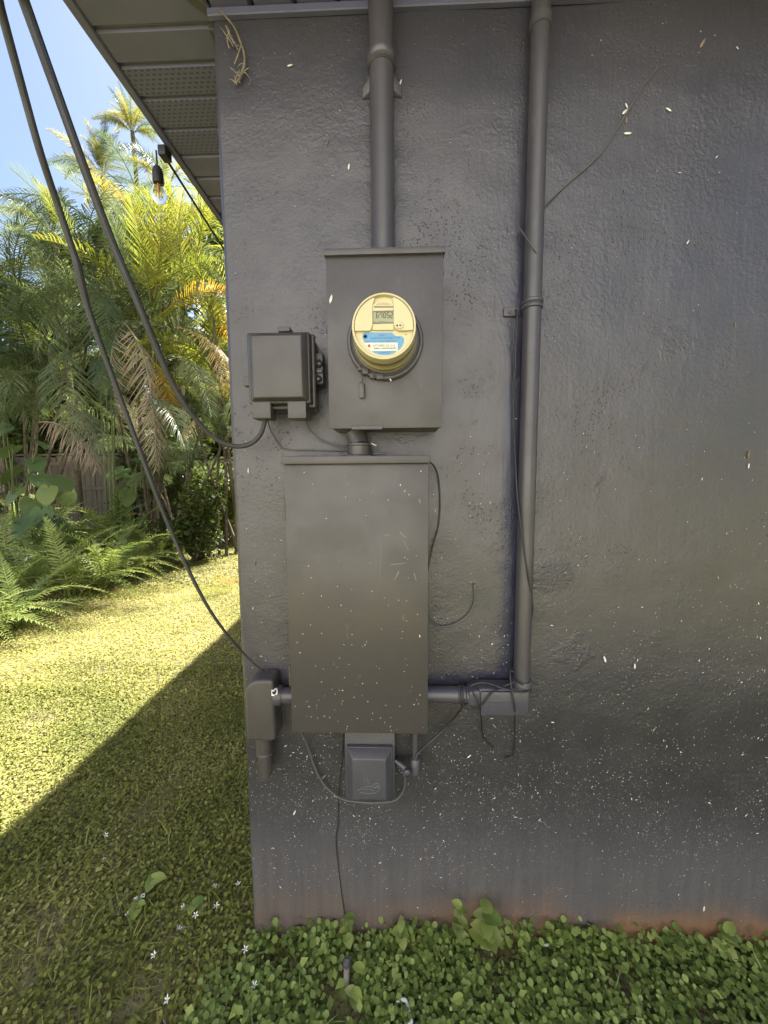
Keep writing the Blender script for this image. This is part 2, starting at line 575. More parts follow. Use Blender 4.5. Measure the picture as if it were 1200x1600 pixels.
# one big sheet out to the horizon with a finer patch where the camera looks
_xs = sorted(set([-200, -80, -40, -20] + [-14 + .5 * i for i in range(62)] + [20, 40, 80, 200]))
_ys = sorted(set([-200, -80, -40, -20] + [-12 + .5 * i for i in range(54)] + [20, 40, 80, 200]))
mb = MB()
mb.add([(a, b, -.02 + (ground_h(a, b) if abs(a) < 15 and abs(b) < 15 else 0)) for b in _ys for a in _xs],
       [(j * len(_xs) + i, j * len(_xs) + i + 1, (j + 1) * len(_xs) + i + 1, (j + 1) * len(_xs) + i) for j in range(len(_ys) - 1) for i in range(len(_xs) - 1)])
tag(mb.build('ground', M['turf']), 'green lawn ground reaching away behind the house', None, None, 'structure')
ground_patch(-9, 2.5, -1.6, 10.5, 115, 121, .008, M['soil'], 'lawn_soil', 'soil under the lawn beside the dark wall')

# ------------------------------------------------------------------ house
CX = -.428                     # the wall's left corner
TOP = EYE.z + 1.071            # soffit height
FAS = -.748                    # outer face of the eave board on the left
FRONT = -.33                   # outer face of the front eave
HR, HB = 6.5, 9.0              # how far the house runs to the right and back
house = empty('house', (CX, 0, 0), 'dark grey painted house corner with stucco wall and overhanging soffit', 'house')

mb = MB()
nx, nz = 90, 150
X1 = 1.7
v, f = [], []
for j in range(nz + 1):
    z = -.12 + (TOP + .12) * j / nz
    for i in range(nx + 1):
        x = CX + .012 + (X1 - CX - .012) * i / nx
        p = Vector((x, 0, z))
        y = .0035 * noise.noise(p * 3.1) + .0014 * noise.noise(p * 11)
        v.append((x, y, z))
    # rounded, slightly uneven arris and the first strip of the side wall
for j in range(nz):
    for i in range(nx):
        a = j * (nx + 1) + i
        f.append((a, a + 1, a + nx + 2, a + nx + 1))
mb.add(v, f)
v, f = [], []
for j in range(nz + 1):
    z = -.12 + (TOP + .12) * j / nz
    wv = .0022 * noise.noise(Vector((0, 3, z * 6))) + .0012 * noise.noise(Vector((0, 8, z * 22)))
    y0 = v_y = .0035 * noise.noise(Vector((CX + .012, 0, z)) * 3.1) + .0014 * noise.noise(Vector((CX + .012, 0, z)) * 11)
    ring = [(CX + .012, y0), (CX + .007 + wv * .5, y0 + .0015), (CX + .003 + wv, y0 + .005), (CX + wv, .013), (CX + wv * .5, .05), (CX, .2), (CX, 3.0), (CX, HB)]
    v += [(a, b, z) for a, b in ring]
k = 8
for j in range(nz):
    for i in range(k - 1):
        a = j * k + i
        f.append((a + 1, a, a + k, a + k + 1))
mb.add(v, f)
mb.add([(X1, 0, -.12), (HR, 0, -.12), (HR, 0, TOP), (X1, 0, TOP), (HR, HB, -.12), (HR, HB, TOP), (CX, HB, -.12), (CX, HB, TOP)],
       [(0, 1, 2, 3), (1, 4, 5, 2), (4, 6, 7, 5)])
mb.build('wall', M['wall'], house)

# soffit: boards under the left eave run across it, those in front meet them on a mitre
def soffit_strip(y0, y1, vented):
    """One ribbed board under the left eave: a shallow tray with a V groove on each side."""
    g = .008
    xa, xb = FAS + .024, CX - .004
    def cut(y):                      # mitre with the front eave
        return max(xa, min(xb, CX + (y if y < 0 else 9)))
    v, f = [], []
    for (y, z) in ((y0, TOP + .012), (y0 + g * .5, TOP + .009), (y0 + g, TOP), (y1 - g, TOP), (y1 - g * .5, TOP + .009), (y1, TOP + .012)):
        v += [(xa, y, z), (xb if y >= 0 else max(xa, CX + y), y, z)]
    for i in range(5):
        f.append((2 * i, 2 * i + 1, 2 * i + 3, 2 * i + 2))
    MB().add(v, f).build('soffit_panel', M['vent' if vented else 'soffit'], house, None, True, 20)


PITCH_S = .096
ys = [-.33 + .0]
edges = [at(333, q, 0).z for q in (0,)]
y0 = -.3
seq = 0
y = -.255
PAN = [-.256, -.160, -.064, .022, .106, .196, .296, .396, .494, .592]
while PAN[-1] < HB: PAN.append(PAN[-1] + .098)
for i in range(len(PAN) - 1):
    soffit_strip(PAN[i] + .0006, PAN[i + 1] - .0006, i in (4, 5, 6) or (i > 9 and i % 9 in (4, 5, 6)))
# front eave: boards run front to back
xs_ = [CX + .0 + .1 * i for i in range(0, 24)]
for i in range(len(xs_) - 1):
    g = .008
    v, f = [], []
    for (x, z) in ((xs_[i] + .0006, TOP + .012), (xs_[i] + g * .5, TOP + .009), (xs_[i] + g, TOP), (xs_[i + 1] - g, TOP), (xs_[i + 1] - g * .5, TOP + .009), (xs_[i + 1] - .0006, TOP + .012)):
        v += [(x, FRONT + .024, z), (x, -.004, z)]
    for k_ in range(5): f.append((2 * k_, 2 * k_ + 1, 2 * k_ + 3, 2 * k_ + 2))
    MB().add(v, f).build('soffit_panel', M['soffit'], house, None, True, 20)
xs2 = CX
MB().add([(FAS + .024, FRONT + .024, TOP + .004), (CX, FRONT + .024, TOP + .004), (CX, -.002, TOP + .004)], [(0, 1, 2)]).build('soffit_corner', M['soffit'], house)
MB().add([(xs_[-1], FRONT + .024, TOP + .003), (HR + .3, FRONT + .024, TOP + .003), (HR + .3, -.002, TOP + .003), (xs_[-1], -.002, TOP + .003)], [(0, 1, 2, 3)]).build('soffit_end', M['soffit'], house)
# mitre strip, wall channel, eave boards, roof
a, b = Vector((CX - .004, -.004, TOP - .003)), Vector((FAS + .03, FRONT + .03, TOP - .003))
d = (b - a).normalized(); s = Vector((-d.y, d.x, 0)) * .011
MB().hexa([a - s, b - s, b - s + Vector((0, 0, .01)), a - s + Vector((0, 0, .01)), a + s, b + s, b + s + Vector((0, 0, .01)), a + s + Vector((0, 0, .01))], .002, 1).build('mitre_strip', M['trim'], house)
MB().box(CX - .004, HR, 0.0, -.014, TOP - .018, TOP - .001, .002, 1).build('wall_channel', M['soffit'], house)
MB().box(CX - .016, CX - .0005, HB, .0165, TOP - .016, TOP - .001, .002, 1).build('side_channel', M['trim'], house)
MB().box(FAS, FAS + .024, HB, FRONT + .0, TOP - .006, TOP + .15, .003, 1).build('fascia', M['soffit'], house)
MB().box(FAS + .0245, HR + .3, FRONT + .024, FRONT, TOP - .006, TOP + .15, .003, 1).build('fascia', M['soffit'], house)
zr = TOP + .152
run = 3.4
MB().add([(FAS - .02, FRONT - .02, zr), (HR + .3, FRONT - .02, zr), (HR + .3, HB + .3, zr), (FAS - .02, HB + .3, zr),
          (FAS + run, FRONT + run, zr + run * .3), (HR + .3 - run, FRONT + run, zr + run * .3), (HR + .3 - run, HB + .3 - run, zr + run * .3), (FAS + run, HB + .3 - run, zr + run * .3)],
         [(0, 1, 5, 4), (1, 2, 6, 5), (2, 3, 7, 6), (3, 0, 4, 7), (4, 5, 6, 7), (3, 2, 1, 0)]).build('roof', simple('roof shingles', (.10, .09, .085), .9, .2, .3, 8, .4), house, None, False)

# ------------------------------------------------------------------ meter box and electricity meter
YB = -.115
x0, x1, z0, z1 = pxbox(512, 396, 692, 669, YB)
meter_box = empty('meter_box', (x0, 0, z0), 'grey painted metal meter box with round glass meter on its cover', 'meter box')
MB().box(x0 + .002, x1 - .002, -.001, YB + .004, z0 + .002, z1, .003).build('body', M['meterbox'], meter_box)
MB().box(x0, x1, YB + .003, YB - .001, z0, z1 - .004, .0012).build('cover', M['meterbox'], meter_box)
# top flange: sheet folded forward with a drip lip
MB().hexa([(x0 - .003, -.001, z1 + .004), (x1 + .003, -.001, z1 + .004), (x1 + .003, -.001, z1 + .012), (x0 - .003, -.001, z1 + .012),
           (x0 - .003, YB - .010, z1 - .006), (x1 + .003, YB - .010, z1 - .006), (x1 + .003, YB - .010, z1 + .008), (x0 - .003, YB - .010, z1 + .008)], .002).build('top_flange', M['meterbox'], meter_box)
MB().box(x0 + .05, x0 + .12, YB + .0, YB - .004, z0 - .003, z0 + .006, .001, 1).build('latch_tab', M['meterbox'], meter_box)
mb = MB()
for q in ((x1 + .0005, z1 - .035), (x1 + .0005, z0 + .06)):
    mb.lathe((q[0], YB + .02, q[1]), [(.004, -.002), (.004, .002), (.0025, .003)], 10, 'x')
mb.build('side_screw', M['meterbox'], meter_box)

C = at(602, 536, YB)
FD = -.213                                   # depth of the meter face
FC = at(600.7, 510, FD)
meter = empty('electric_meter', (C.x, YB, C.z), 'round cream electricity meter with lcd reading 67052', 'electric meter')
MB().lathe(C, [(.062, .0), (.082, .0), (.083, -.004), (.083, -.012), (.080, -.016), (.076, -.017), (.074, -.014), (.070, -.013), (.0665, -.013), (.0665, 0)], 64).build('base_ring', M['meterbox'], meter, C)
CC = Vector((C.x, 0, C.z))
MB().lathe(CC, [(.066, YB - .012), (.0685, YB - .014), (.0685, YB - .019), (.066, YB - .022), (.0655, YB - .03)], 64).build('cover_rim', simple('dusty clear plastic rim', (.20, .18, .13), .3, .5, .3, 40, .1), meter, C)
MB().lathe(CC, [(.0655, YB - .024), (.0648, YB - .036), (.0630, YB - .038), (.0645, YB - .040), (.0640, YB - .060)], 64).build('body', M['cream_dark'], meter, C)
MB().lathe(CC, [(.0650, YB - .0605), (.0650, YB - .066), (.0632, YB - .067), (.0632, YB - .070)], 64).build('groove_band', simple('dark groove', (.09, .08, .055), .5, .4, .2, 40, .1), meter, C)
MB().lathe(CC, [(.0640, YB - .0705), (.0635, FD + .012), (.0630, FD + .004), (.0622, FD), (.0590, FD - .0006), (.0578, FD + .003), (.0578, FD + .012)], 72).build('bezel', M['cream'], meter, C)
# face plate (lower, recessed) and raised upper cover
MB().lathe(CC, [(.0578, FD + .0105), (.0578, FD + .0075)], 64).build('face_plate', M['cream'], meter, C)


def fz(u, v_):        # meter face position from pixels of the enlarged view (x7.5, from 520,440)
    p = at(520 + u / 7.5, 440 + v_ / 7.5, FD)
    dx = FC - Vector((C.x, FD, C.z))
    return (p.x - dx.x, p.z - dx.z)


fr = .0572
def arc(a0, a1, n_):
    return [(C.x + fr * math.cos(R(a0 + (a1 - a0) * i / n_)), C.z + fr * math.sin(R(a0 + (a1 - a0) * i / n_))) for i in range(n_ + 1)]


zl = fz(300, 575)[1]
al = math.degrees(math.asin((zl - C.z) / fr))
left = arc(180 - al, 108, 20) + [fz(470, 275), fz(470, 500), fz(455, 560), fz(430, 575)]
right = [fz(722, 500), fz(722, 275)] + arc(72, al, 20) + [fz(880, 570), fz(780, 572), fz(735, 545)]
mid_ = [fz(470, 276)] + arc(108, 72, 8) + [fz(722, 276)]
MB().prism(left, FD + .0074, FD + .001).build('cover_half', M['cream'], meter, C, True, 30)
MB().prism(right, FD + .0074, FD + .001).build('cover_half', M['cream'], meter, C, True, 30)
arch = [fz(478, 300)] + [fz(600 + 118 * math.cos(R(a_)), 285 - 45 * math.sin(R(a_))) for a_ in range(170, 0, -16)] + [fz(718, 300), fz(718, 268 + 230), fz(478, 498)]
MB().prism([fz(472, 262), fz(520, 238), fz(600, 230), fz(680, 238), fz(720, 262), fz(720, 560), fz(470, 560)], FD + .0072, FD + .0035).build('window_frame', M['cream'], meter, C, True, 30)
q0, q1 = fz(480, 480), fz(724, 345)
disp = MB().box(q0[0], q1[0], FD + .0034, FD + .0024, q0[1], q1[1], .0003, 1).build('display', M['lcd'], meter, C)
mb = MB()
for a_, b_ in (((477, 344), (480, 482)), ((476, 341), (728, 346)), ((724, 344), (728, 482)), ((476, 479), (728, 482))):
    a0_, b0_ = fz(*a_), fz(*b_)
    mb.box(a0_[0], b0_[0], FD + .0034, FD + .0016, b0_[1], a0_[1])
mb.build('display_frame', M['inkgrey'], disp, C)
MB().prism([fz(488, 298), fz(718, 298), fz(718, 282), fz(488, 282)], FD + .0035, FD + .0031).build('maker_strip', M['inkgrey'], meter, C)
MB().prism([fz(505, 268), fz(540, 245), fz(600, 238), fz(660, 245), fz(695, 268)], FD + .0035, FD + .0030).build('top_window', M['cream_dark'], meter, C)

SEG = {'0': 'abcdef', '2': 'abged', '5': 'afgcd', '6': 'afgedc', '7': 'fabc'}
mb = MB()
for i, ch in enumerate('67052'):
    u0 = 516 + i * 42.5
    wd, ht = 25, 60
    u1, v0, v2 = u0 + wd, 360, 420
    v1 = (v0 + v2) / 2
    S = {'a': (u0, v0, u1, v0), 'b': (u1, v0, u1, v1), 'c': (u1, v1, u1, v2), 'd': (u0, v2, u1, v2), 'e': (u0, v1, u0, v2), 'f': (u0, v0, u0, v1), 'g': (u0, v1, u1, v1)}
    for s_ in SEG[ch]:
        a_, b_, c_, d_ = S[s_]
        k_ = 3.6
        if a_ == c_: pts = [(a_ - k_, b_ + 1.5), (a_ + k_, b_ + 1.5), (a_ + k_, d_ - 1.5), (a_ - k_, d_ - 1.5)]
        else: pts = [(a_ + 1.5, b_ - k_), (c_ - 1.5, b_ - k_), (c_ - 1.5, b_ + k_), (a_ + 1.5, b_ + k_)]
        mb.prism([fz(*p) for p in pts], FD + .0025, FD + .0020)
mb.build('reading', M['ink'], disp, C)
mb = MB()
for u_, wd_ in ((490, 22), (545, 16), (566, 28), (600, 12), (620, 12)):
    mb.prism([fz(u_, 462), fz(u_ + wd_, 462), fz(u_ + wd_, 470), fz(u_, 470)], FD + .0025, FD + .0021)
mb.build('display_marks', M['inkgrey'], disp, C)
# optical port
oc = fz(792, 512)
port = MB().lathe((oc[0], 0, oc[1]), [(.0072, FD + .004), (.0072, FD - .0012), (.0062, FD - .0018), (.0001, FD - .0018)], 28).build('optical_port', M['cream'], meter, C)
mb = MB()
for u_ in (764, 797):
    q = fz(u_, 520)
    mb.lathe((q[0], 0, q[1]), [(.0018, FD - .0017), (.0018, FD - .0022), (.0001, FD - .0022)], 12)
q = fz(865, 608)
mb.lathe((q[0], 0, q[1]), [(.0011, FD + .0078), (.0011, FD + .0068), (.0001, FD + .0068)], 10)
mb.build('port_lens', M['ink'], port, C)
# blue label with white sticker
YL = FD + .0072
lab_ = MB().prism([fz(*p) for p in ((355, 590), (380, 583), (700, 583), (722, 608), (745, 625), (815, 628), (842, 650), (845, 690), (825, 740), (795, 778), (760, 800), (720, 830), (660, 848), (600, 850), (540, 842), (490, 825), (450, 800), (400, 735), (370, 690), (348, 640))], FD + .0076, YL).build('blue_label', M['blue'], meter, C, False)
stk = MB().prism([fz(*p) for p in ((372, 705), (768, 702), (768, 800), (455, 803), (405, 760))], YL + .0001, YL - .0004).build('sticker', M['sticker'], meter, C, False)
q = fz(430, 742)
MB().lathe((q[0], 0, q[1]), [(.0030, YL - .0003), (.0030, YL - .0008), (.0001, YL - .0008)], 20).build('red_dot', M['red'], stk, C)
q = fz(385, 630)
MB().lathe((q[0], 0, q[1]), [(.0042, YL), (.0042, YL - .0004), (.0026, YL - .0004), (.0024, YL)], 20).build('seal_mark', M['inkblue'], lab_, C)


def text_part(s_, u, v_, h, wd, y_, mat, parent, name='lettering'):
    """Flat lettering: lower left at enlarged-view pixel (u, v_), h high and wd wide there."""
    cu = bpy.data.curves.new(name, 'FONT')
    cu.body = s_
    cu.size = 1.0
    cu.resolution_u = 2
    o = bpy.data.objects.new(name, cu)
    COL.objects.link(o)
    bpy.context.view_layer.update()
    me = bpy.data.meshes.new_from_object(o.evaluated_get(bpy.context.evaluated_depsgraph_get()))
    bpy.data.objects.remove(o); bpy.data.curves.remove(cu)
    co = np.array([v.co[:] for v in me.vertices])
    co -= co.min(0); mx = co.max(0)
    a_, b_ = fz(u, v_), fz(u + wd, v_ - h)
    for v in me.vertices:
        x_, z_ = (v.co.x), v.co.y
    lo = np.array([v.co[:] for v in me.vertices]).min(0)
    for v in me.vertices:
        x_ = (v.co.x - lo[0]) / mx[0]; z_ = (v.co.y - lo[1]) / mx[1]
        v.co = (a_[0] + (b_[0] - a_[0]) * x_ - C.x, 0, a_[1] + (b_[1] - a_[1]) * z_ - C.z)
    me.materials.clear()
    me.name = name
    return link_mesh(name, me, mat, parent, (C.x, y_, C.z))


text_part('ACTARIS', 472, 752, 26, 140, YL - .0007, M['ink'], stk)
text_part('33 316', 632, 752, 26, 105, YL - .0007, M['inkgrey'], stk)
text_part('88851485408088', 488, 782, 22, 258, YL - .0007, M['ink'], stk)
text_part('CL200 240V 3W 60Hz TYPE', 448, 660, 26, 350, YL - .0003, M['inkblue'], lab_)
text_part('FM2S', 548, 628, 20, 62, YL - .0003, M['inkblue'], lab_)
text_part('1.0 Kh   TA 30   CA 0.5   WATTHOUR', 378, 698, 20, 380, YL - .0003, M['inkblue'], lab_)
text_part('KILOWATT', 545, 832, 18, 120, YL - .0003, M['inkblue'], lab_)
# ring latch, seal and tag
mb = MB()
for (a_, b_, c_, d_, y_) in ((300, 1025, 372, 1062, .018), (355, 1045, 425, 1110, .022), (440, 1085, 520, 1150, .016), (515, 1100, 600, 1165, .020)):
    p, q = at(520 + a_ / 7.5, 440 + b_ / 7.5, YB), at(520 + c_ / 7.5, 440 + d_ / 7.5, YB)
    mb.box(p.x, q.x, YB, YB - y_, q.z, p.z, .0015)
mb.build('ring_latch', M['meterbox'], meter, C)
p = at(520 + 480 / 7.5, 440 + 1118 / 7.5, YB - .02)
MB().lathe((p.x, YB, p.z), [(.0035, -.010), (.0035, -.021), (.002, -.022)], 12).build('latch_screw', M['plastic'], meter, C)
p, q = at(520 + 303 / 7.5, 440 + 1180 / 7.5, YB - .012), at(520 + 370 / 7.5, 440 + 1368 / 7.5, YB - .012)
MB().box(p.x, q.x, YB - .006, YB - .014, q.z, p.z, .003).build('seal_tag', M['meterbox'], meter, C)
t0, t1 = at(520 + 335 / 7.5, 440 + 1060 / 7.5, YB - .014), at(520 + 335 / 7.5, 440 + 1190 / 7.5, YB - .010)
MB().tube([t0, (t0 + t1) / 2 + Vector((.003, 0, 0)), t1], .001, 6, 4).build('seal_wire', M['wire'], meter, C)
p, q = at(520 + 655 / 7.5, 440 + 1110 / 7.5, YB - .014), at(520 + 685 / 7.5, 440 + 1165 / 7.5, YB - .014)
MB().tube([p, q], .0014, 6, 1).build('seal_tab', M['chip'], meter, C)

# ------------------------------------------------------------------ conduits
def px_axis(pts, y_):
    return [at(a, b, y_) for a, b in pts]


# thick conduit from the soffit into the meter box
rc = .0275
xa = at(596, 100, -.04).x; xb = at(599, 380, -.04).x
cond = empty('mast_conduit', ((xa + xb) / 2, -.04, z1), 'thick grey conduit rising from top of meter box to soffit', 'conduit')
zt = TOP + .01
MB().tube([(xb, -.045, z1 + .006), (xa, -.04, at(595, 100, -.04).z), (xa - .001, -.04, zt)], rc, 24, 1).build('pipe', M['conduit'], cond)
zs = at(593, 97, -.04).z
mb = MB()
mb.lathe((xa, -.04, zs), [(rc + .001, -.016), (rc + .005, -.013), (rc + .005, -.007), (rc + .0025, -.004), (rc + .005, 0), (rc + .005, .008), (rc + .001, .012)], 28, 'z')
mb.build('strap', M['conduit'], cond)
for sx in (-1, 1):
    MB().hexa([(xa + sx * .026, -.001, zs - .038), (xa + sx * .046, -.001, zs - .042), (xa + sx * .046, -.001, zs - .018), (xa + sx * .026, -.001, zs + .0),
               (xa + sx * .026, -.012, zs - .03), (xa + sx * .046, -.005, zs - .040), (xa + sx * .046, -.005, zs - .020), (xa + sx * .026, -.02, zs - .004)], .001, 1).build('strap_ear', M['conduit'], cond)
MB().lathe(((xb), -.045, z1 + .008), [(rc + .004, 0), (rc + .006, .004), (rc + .004, .010), (rc, .012)], 24, 'z').build('hub', M['conduit'], cond)

# tall thin conduit on the right, its conduit body and the run to the panel
r2 = .0205
YP = -.034
pt, pb = at(845, 40, YP), at(814.5, 1060, YP)
px_ = (pt.x + pb.x) / 2
tall = empty('tall_conduit', (px_, YP, pb.z), 'tall slim grey conduit down the wall right of the boxes', 'conduit')
MB().tube([(px_, YP, pb.z - .01), (px_, YP, TOP + .01)], r2, 24, 1).build('pipe', M['conduit'], tall)
zc = at(826, 480, YP).z
MB().lathe((px_, YP, zc), [(r2, -.006), (r2 + .0035, -.004), (r2 + .0035, .002), (r2 + .0015, .005), (r2 + .004, .008), (r2 + .004, .013), (r2, .016)], 28, 'z').build('strap', M['conduit'], tall)
a = pxbox(787, 480, 806, 494, -.006)
MB().box(a[0], a[1] + .01, -.001, -.006, a[2], a[3], .001, 1).build('strap_ear', M['conduit'], tall)
p = at(797, 487, -.008)
MB().lathe((p.x, 0, p.z), [(.004, -.005), (.004, -.009), (.002, -.010), (.0001, -.010)], 10).build('strap_screw', M['fitting'], tall)
zc2 = at(846, 38, YP).z
MB().lathe((px_, YP, zc2), [(r2, -.012), (r2 + .003, -.010), (r2 + .003, .010), (r2, .012)], 28, 'z').build('coupling', M['trim'], tall)

x0, x1, z0, z1 = pxbox(749, 1082, 828, 1121, -.065)
lb = empty('conduit_body', (x0, 0, z0), 'rectangular corner fitting joining tall conduit to the pipe beside the panel', 'conduit fitting')
MB().box(x0 + .0, x1 + .004, -.004, -.055, z0, z1 + .003, .007, 3).build('body', M['fitting'], lb)
MB().box(x0 + .004, x1 - .002, -.0545, -.063, z0 + .003, z1 - .001, .003, 2).build('cover', M['fitting'], lb)
MB().box(x0 + .004, x1 - .002, -.0625, -.0642, (z0 + z1) / 2 + .003, (z0 + z1) / 2 + .005, .0003, 1).build('cover_ridge', M['fitting'], lb)
MB().lathe((px_, YP, z1 - .002), [(r2 + .005, 0), (r2 + .0055, .018), (r2 + .004, .021), (r2, .022)], 28, 'z').build('hub', M['fitting'], lb)
zh = at(700, 1087, -.036).z
xh0 = at(665, 1087, -.036).x - .02
MB().hexa([(x0 - .026, -.006, zh - .022), (x0 + .02, -.004, z0 + .002), (x0 + .02, -.004, z1), (x0 - .026, -.006, zh + .022),
           (x0 - .026, -.052, zh - .02), (x0 + .02, -.054, z0 + .003), (x0 + .02, -.054, z1), (x0 - .026, -.052, zh + .02)], .008, 3).build('side_hub', M['fitting'], lb)
run_ = empty('side_pipe', (xh0, -.03, zh), 'short horizontal bluish pipe from panel to corner fitting', 'conduit')
MB().tube([(xh0, -.030, zh), (x0 - .02, -.030, zh)], r2, 24, 1).build('pipe', M['fitting'], run_)
MB().lathe((x0 - .028, -.030, zh), [(r2, -.022), (r2 + .003, -.02), (r2 + .003, -.004), (r2, 0)], 24, 'x').build('coupling', M['fitting'], run_)

# left elbow fitting and drop pipe
x0, x1, z0, z1 = pxbox(383, 1063, 429, 1159, -.060)
el = empty('elbow_fitting', (x0, 0, z0), 'dark elbow fitting with rounded top and cut drop pipe at left corner', 'conduit fitting')
w_, h_ = x1 - x0, z1 - z0
rr = .011
out = [(x0 + rr + rr * math.cos(R(a_)), z0 + rr + rr * math.sin(R(a_))) for a_ in range(180, 271, 18)]
out += [(x1 - rr + rr * math.cos(R(a_)), z0 + rr + rr * math.sin(R(a_))) for a_ in range(270, 361, 18)]
out += [(x1 - rr + rr * math.cos(R(a_)), z1 - rr + rr * math.sin(R(a_))) for a_ in range(0, 91, 18)]
out += [(x0 + .040 + .040 * math.cos(R(a_)), z1 - .040 + .040 * math.sin(R(a_))) for a_ in range(100, 171, 10)]
b_ = bmesh.new()
vs = [b_.verts.new((x, -.004, z)) for x, z in out] + [b_.verts.new((x, -.060, z)) for x, z in out]
n_ = len(out)
b_.faces.new(vs[:n_]); b_.faces.new(vs[n_:][::-1])
for i in range(n_): b_.faces.new((vs[i], vs[i + n_], vs[(i + 1) % n_ + n_], vs[(i + 1) % n_]))
bmesh.ops.recalc_face_normals(b_, faces=b_.faces)
bmesh.ops.bevel(b_, geom=[e for e in b_.edges if all(v.co.y < -.05 for v in e.verts)], offset=.0085, segments=4, profile=.5, affect='EDGES')
MB().bm(b_).build('body', M['box'], el)
zp = at(440, 1086, -.035).z
xp = at(455, 1086, -.035).x + .012
MB().lathe((x1 - .004, -.036, zp), [(.026, 0), (.026, .014), (.0235, .018), (.0235, .02)], 28, 'x').build('side_hub', M['fitting'], el)
MB().tube([(x1, -.036, zp), (xp, -.036, zp)], .0205, 24, 1).build('side_pipe', M['conduit'], el)
p = at(428, 1083, -.062)
mb = MB()
for i in range(7):
    q = Vector((p.x - .006 + .012 * random.random(), -.036 - .0262, p.z - .008 + .016 * random.random()))
    mb.hexa([q + Vector((sx * random.uniform(.002, .005), yy, sz * random.uniform(.002, .005))) for yy in (.006, -.0006) for sx, sz in ((-1, -1), (1, -1), (1, 1), (-1, 1))])
mb.build('bare_patch', M['chip'], el)
xd = at(414, 1190, -.036).x
zb = at(412, 1216, -.036).z
MB().tube([(xd, -.036, z0 + .005), (xd, -.036, z0 - .05)], .0215, 24, 1).build('drop_pipe', M['box'], el)
zr_ = at(412, 1178, -.04).z
MB().lathe((xd + .001, -.036, zr_), [(.0195, -.001), (.0225, 0), (.0225, .005), (.0215, .007)], 24, 'z').build('pipe_rim', M['box'], el)
v_, f_ = [], []
n_ = 24
for lev in range(2):
    for k in range(n_):
        t_ = 2 * math.pi * k / n_
        zz = zr_ if lev == 0 else zb + .02 * (math.cos(t_) + 1) / 2 + .004 * math.sin(3 * t_)
        v_.append((xd + .002 + .0185 * math.cos(t_), -.036 + .0185 * math.sin(t_), zz))
for k in range(n_): f_.append((k, (k + 1) % n_, n_ + (k + 1) % n_, n_ + k))
MB().add(v_, f_).build('pipe_stub', M['box'], el)

# ------------------------------------------------------------------ breaker panel
YQ = -.100
x0, x1, z0, z1 = pxbox(450, 722, 669, 1145.5, YQ)
panel = empty('breaker_panel', (x0, 0, z0), 'large plain dark grey breaker panel with folded top flange, speckled white', 'breaker panel')
PX0, PX1, PZ0, PZ1 = x0, x1, z0, z1
MB().box(x0 + .003, x1 - .003, -.001, YQ + .006, z0 + .003, z1, .003).build('body', M['box'], panel)
MB().box(x0, x1, YQ + .0055, YQ, z0, z1 - .004, .0015).build('door', M['box'], panel)
MB().hexa([(x0 - .003, -.001, z1 + .006), (x1 + .003, -.001, z1 + .006), (x1 + .003, -.001, z1 + .016), (x0 - .003, -.001, z1 + .016),
           (x0 - .003, YQ - .010, z1 - .004), (x1 + .003, YQ - .010, z1 - .004), (x1 + .003, YQ - .010, z1 + .014), (x0 - .003, YQ - .010, z1 + .014)], .002).build('top_flange', M['box'], panel)
for pa, pb_ in ((778, 812), (1040, 1072)):
    za, zb_ = at(450, pb_, YQ).z, at(450, pa, YQ).z
    MB().box(x0 - .004, x0 + .001, YQ + .012, YQ - .001, za, zb_, .001, 1).build('hinge', M['box'], panel)
# scuffs on the door
mb = MB()
for (a_, b_, c_, d_, r_) in ((625, 832, 634, 840, .0018), (612, 882, 632, 880, .0012), (623, 893, 617, 905, .0017), (647, 896, 650, 906, .0015), (655, 780, 657, 786, .0016), (600, 836, 610, 836, .0010), (632, 845, 638, 860, .0006), (580, 770, 586, 762, .0008), (595, 850, 594, 905, .0004)):
    p, q = at(a_, b_, YQ), at(c_, d_, YQ)
    d = (q - p); s = Vector((-d.z, 0, d.x)).normalized() * r_
    e = Vector((0, -.00035, 0))
    mb.add([p - d * .1 + e, p + s + e, q + s * .6 + e, q + d * .15 + e, q - s * .6 + e, p - s + e], [(0, 1, 2, 3, 4, 5)])
mb.build('scuff_marks', simple('pale scuffs', (.20, .19, .175), .7, .2, .3, 300, .1), panel, None, False)

# nipple between the two boxes
p0, p1 = at(548, 676, -.045), at(561, 712, -.05)
nip = empty('nipple_conduit', (p1.x, -.05, p1.z - .006), 'short offset conduit nipple between meter box and breaker panel', 'conduit')
pc = at(561, 700, -.05)
MB().lathe((pc.x, -.05, pc.z), [(.028, -.022), (.028, .004), (.030, .006), (.030, .010), (.026, .012)], 28, 'z').build('coupling', M['box'], nip)
MB().tube([(pc.x - .001, -.05, pc.z + .008), (pc.x - .004, -.047, pc.z + .022), (pc.x - .010, -.045, pc.z + .040)], .0245, 22, 5).build('offset_pipe', M['conduit'], nip)
MB().lathe((pc.x, -.05, pc.z - .024), [(.042, 0), (.042, .006), (.03, .008)], 8, 'z').build('locknut', M['box'], nip)
q = at(588, 708, -.05)
MB().box(q.x - .004, q.x + .024, -.045, -.056, q.z - .003, q.z + .001, .0008, 1).build('bond_screw', M['fitting'], nip)
q2 = at(582, 695, -.05)
MB().tube([q2 + Vector((-.004, 0, .004)), q2 + Vector((.009, 0, -.002))], .0016, 6, 1).build('screw_shank', M['chip'], nip)

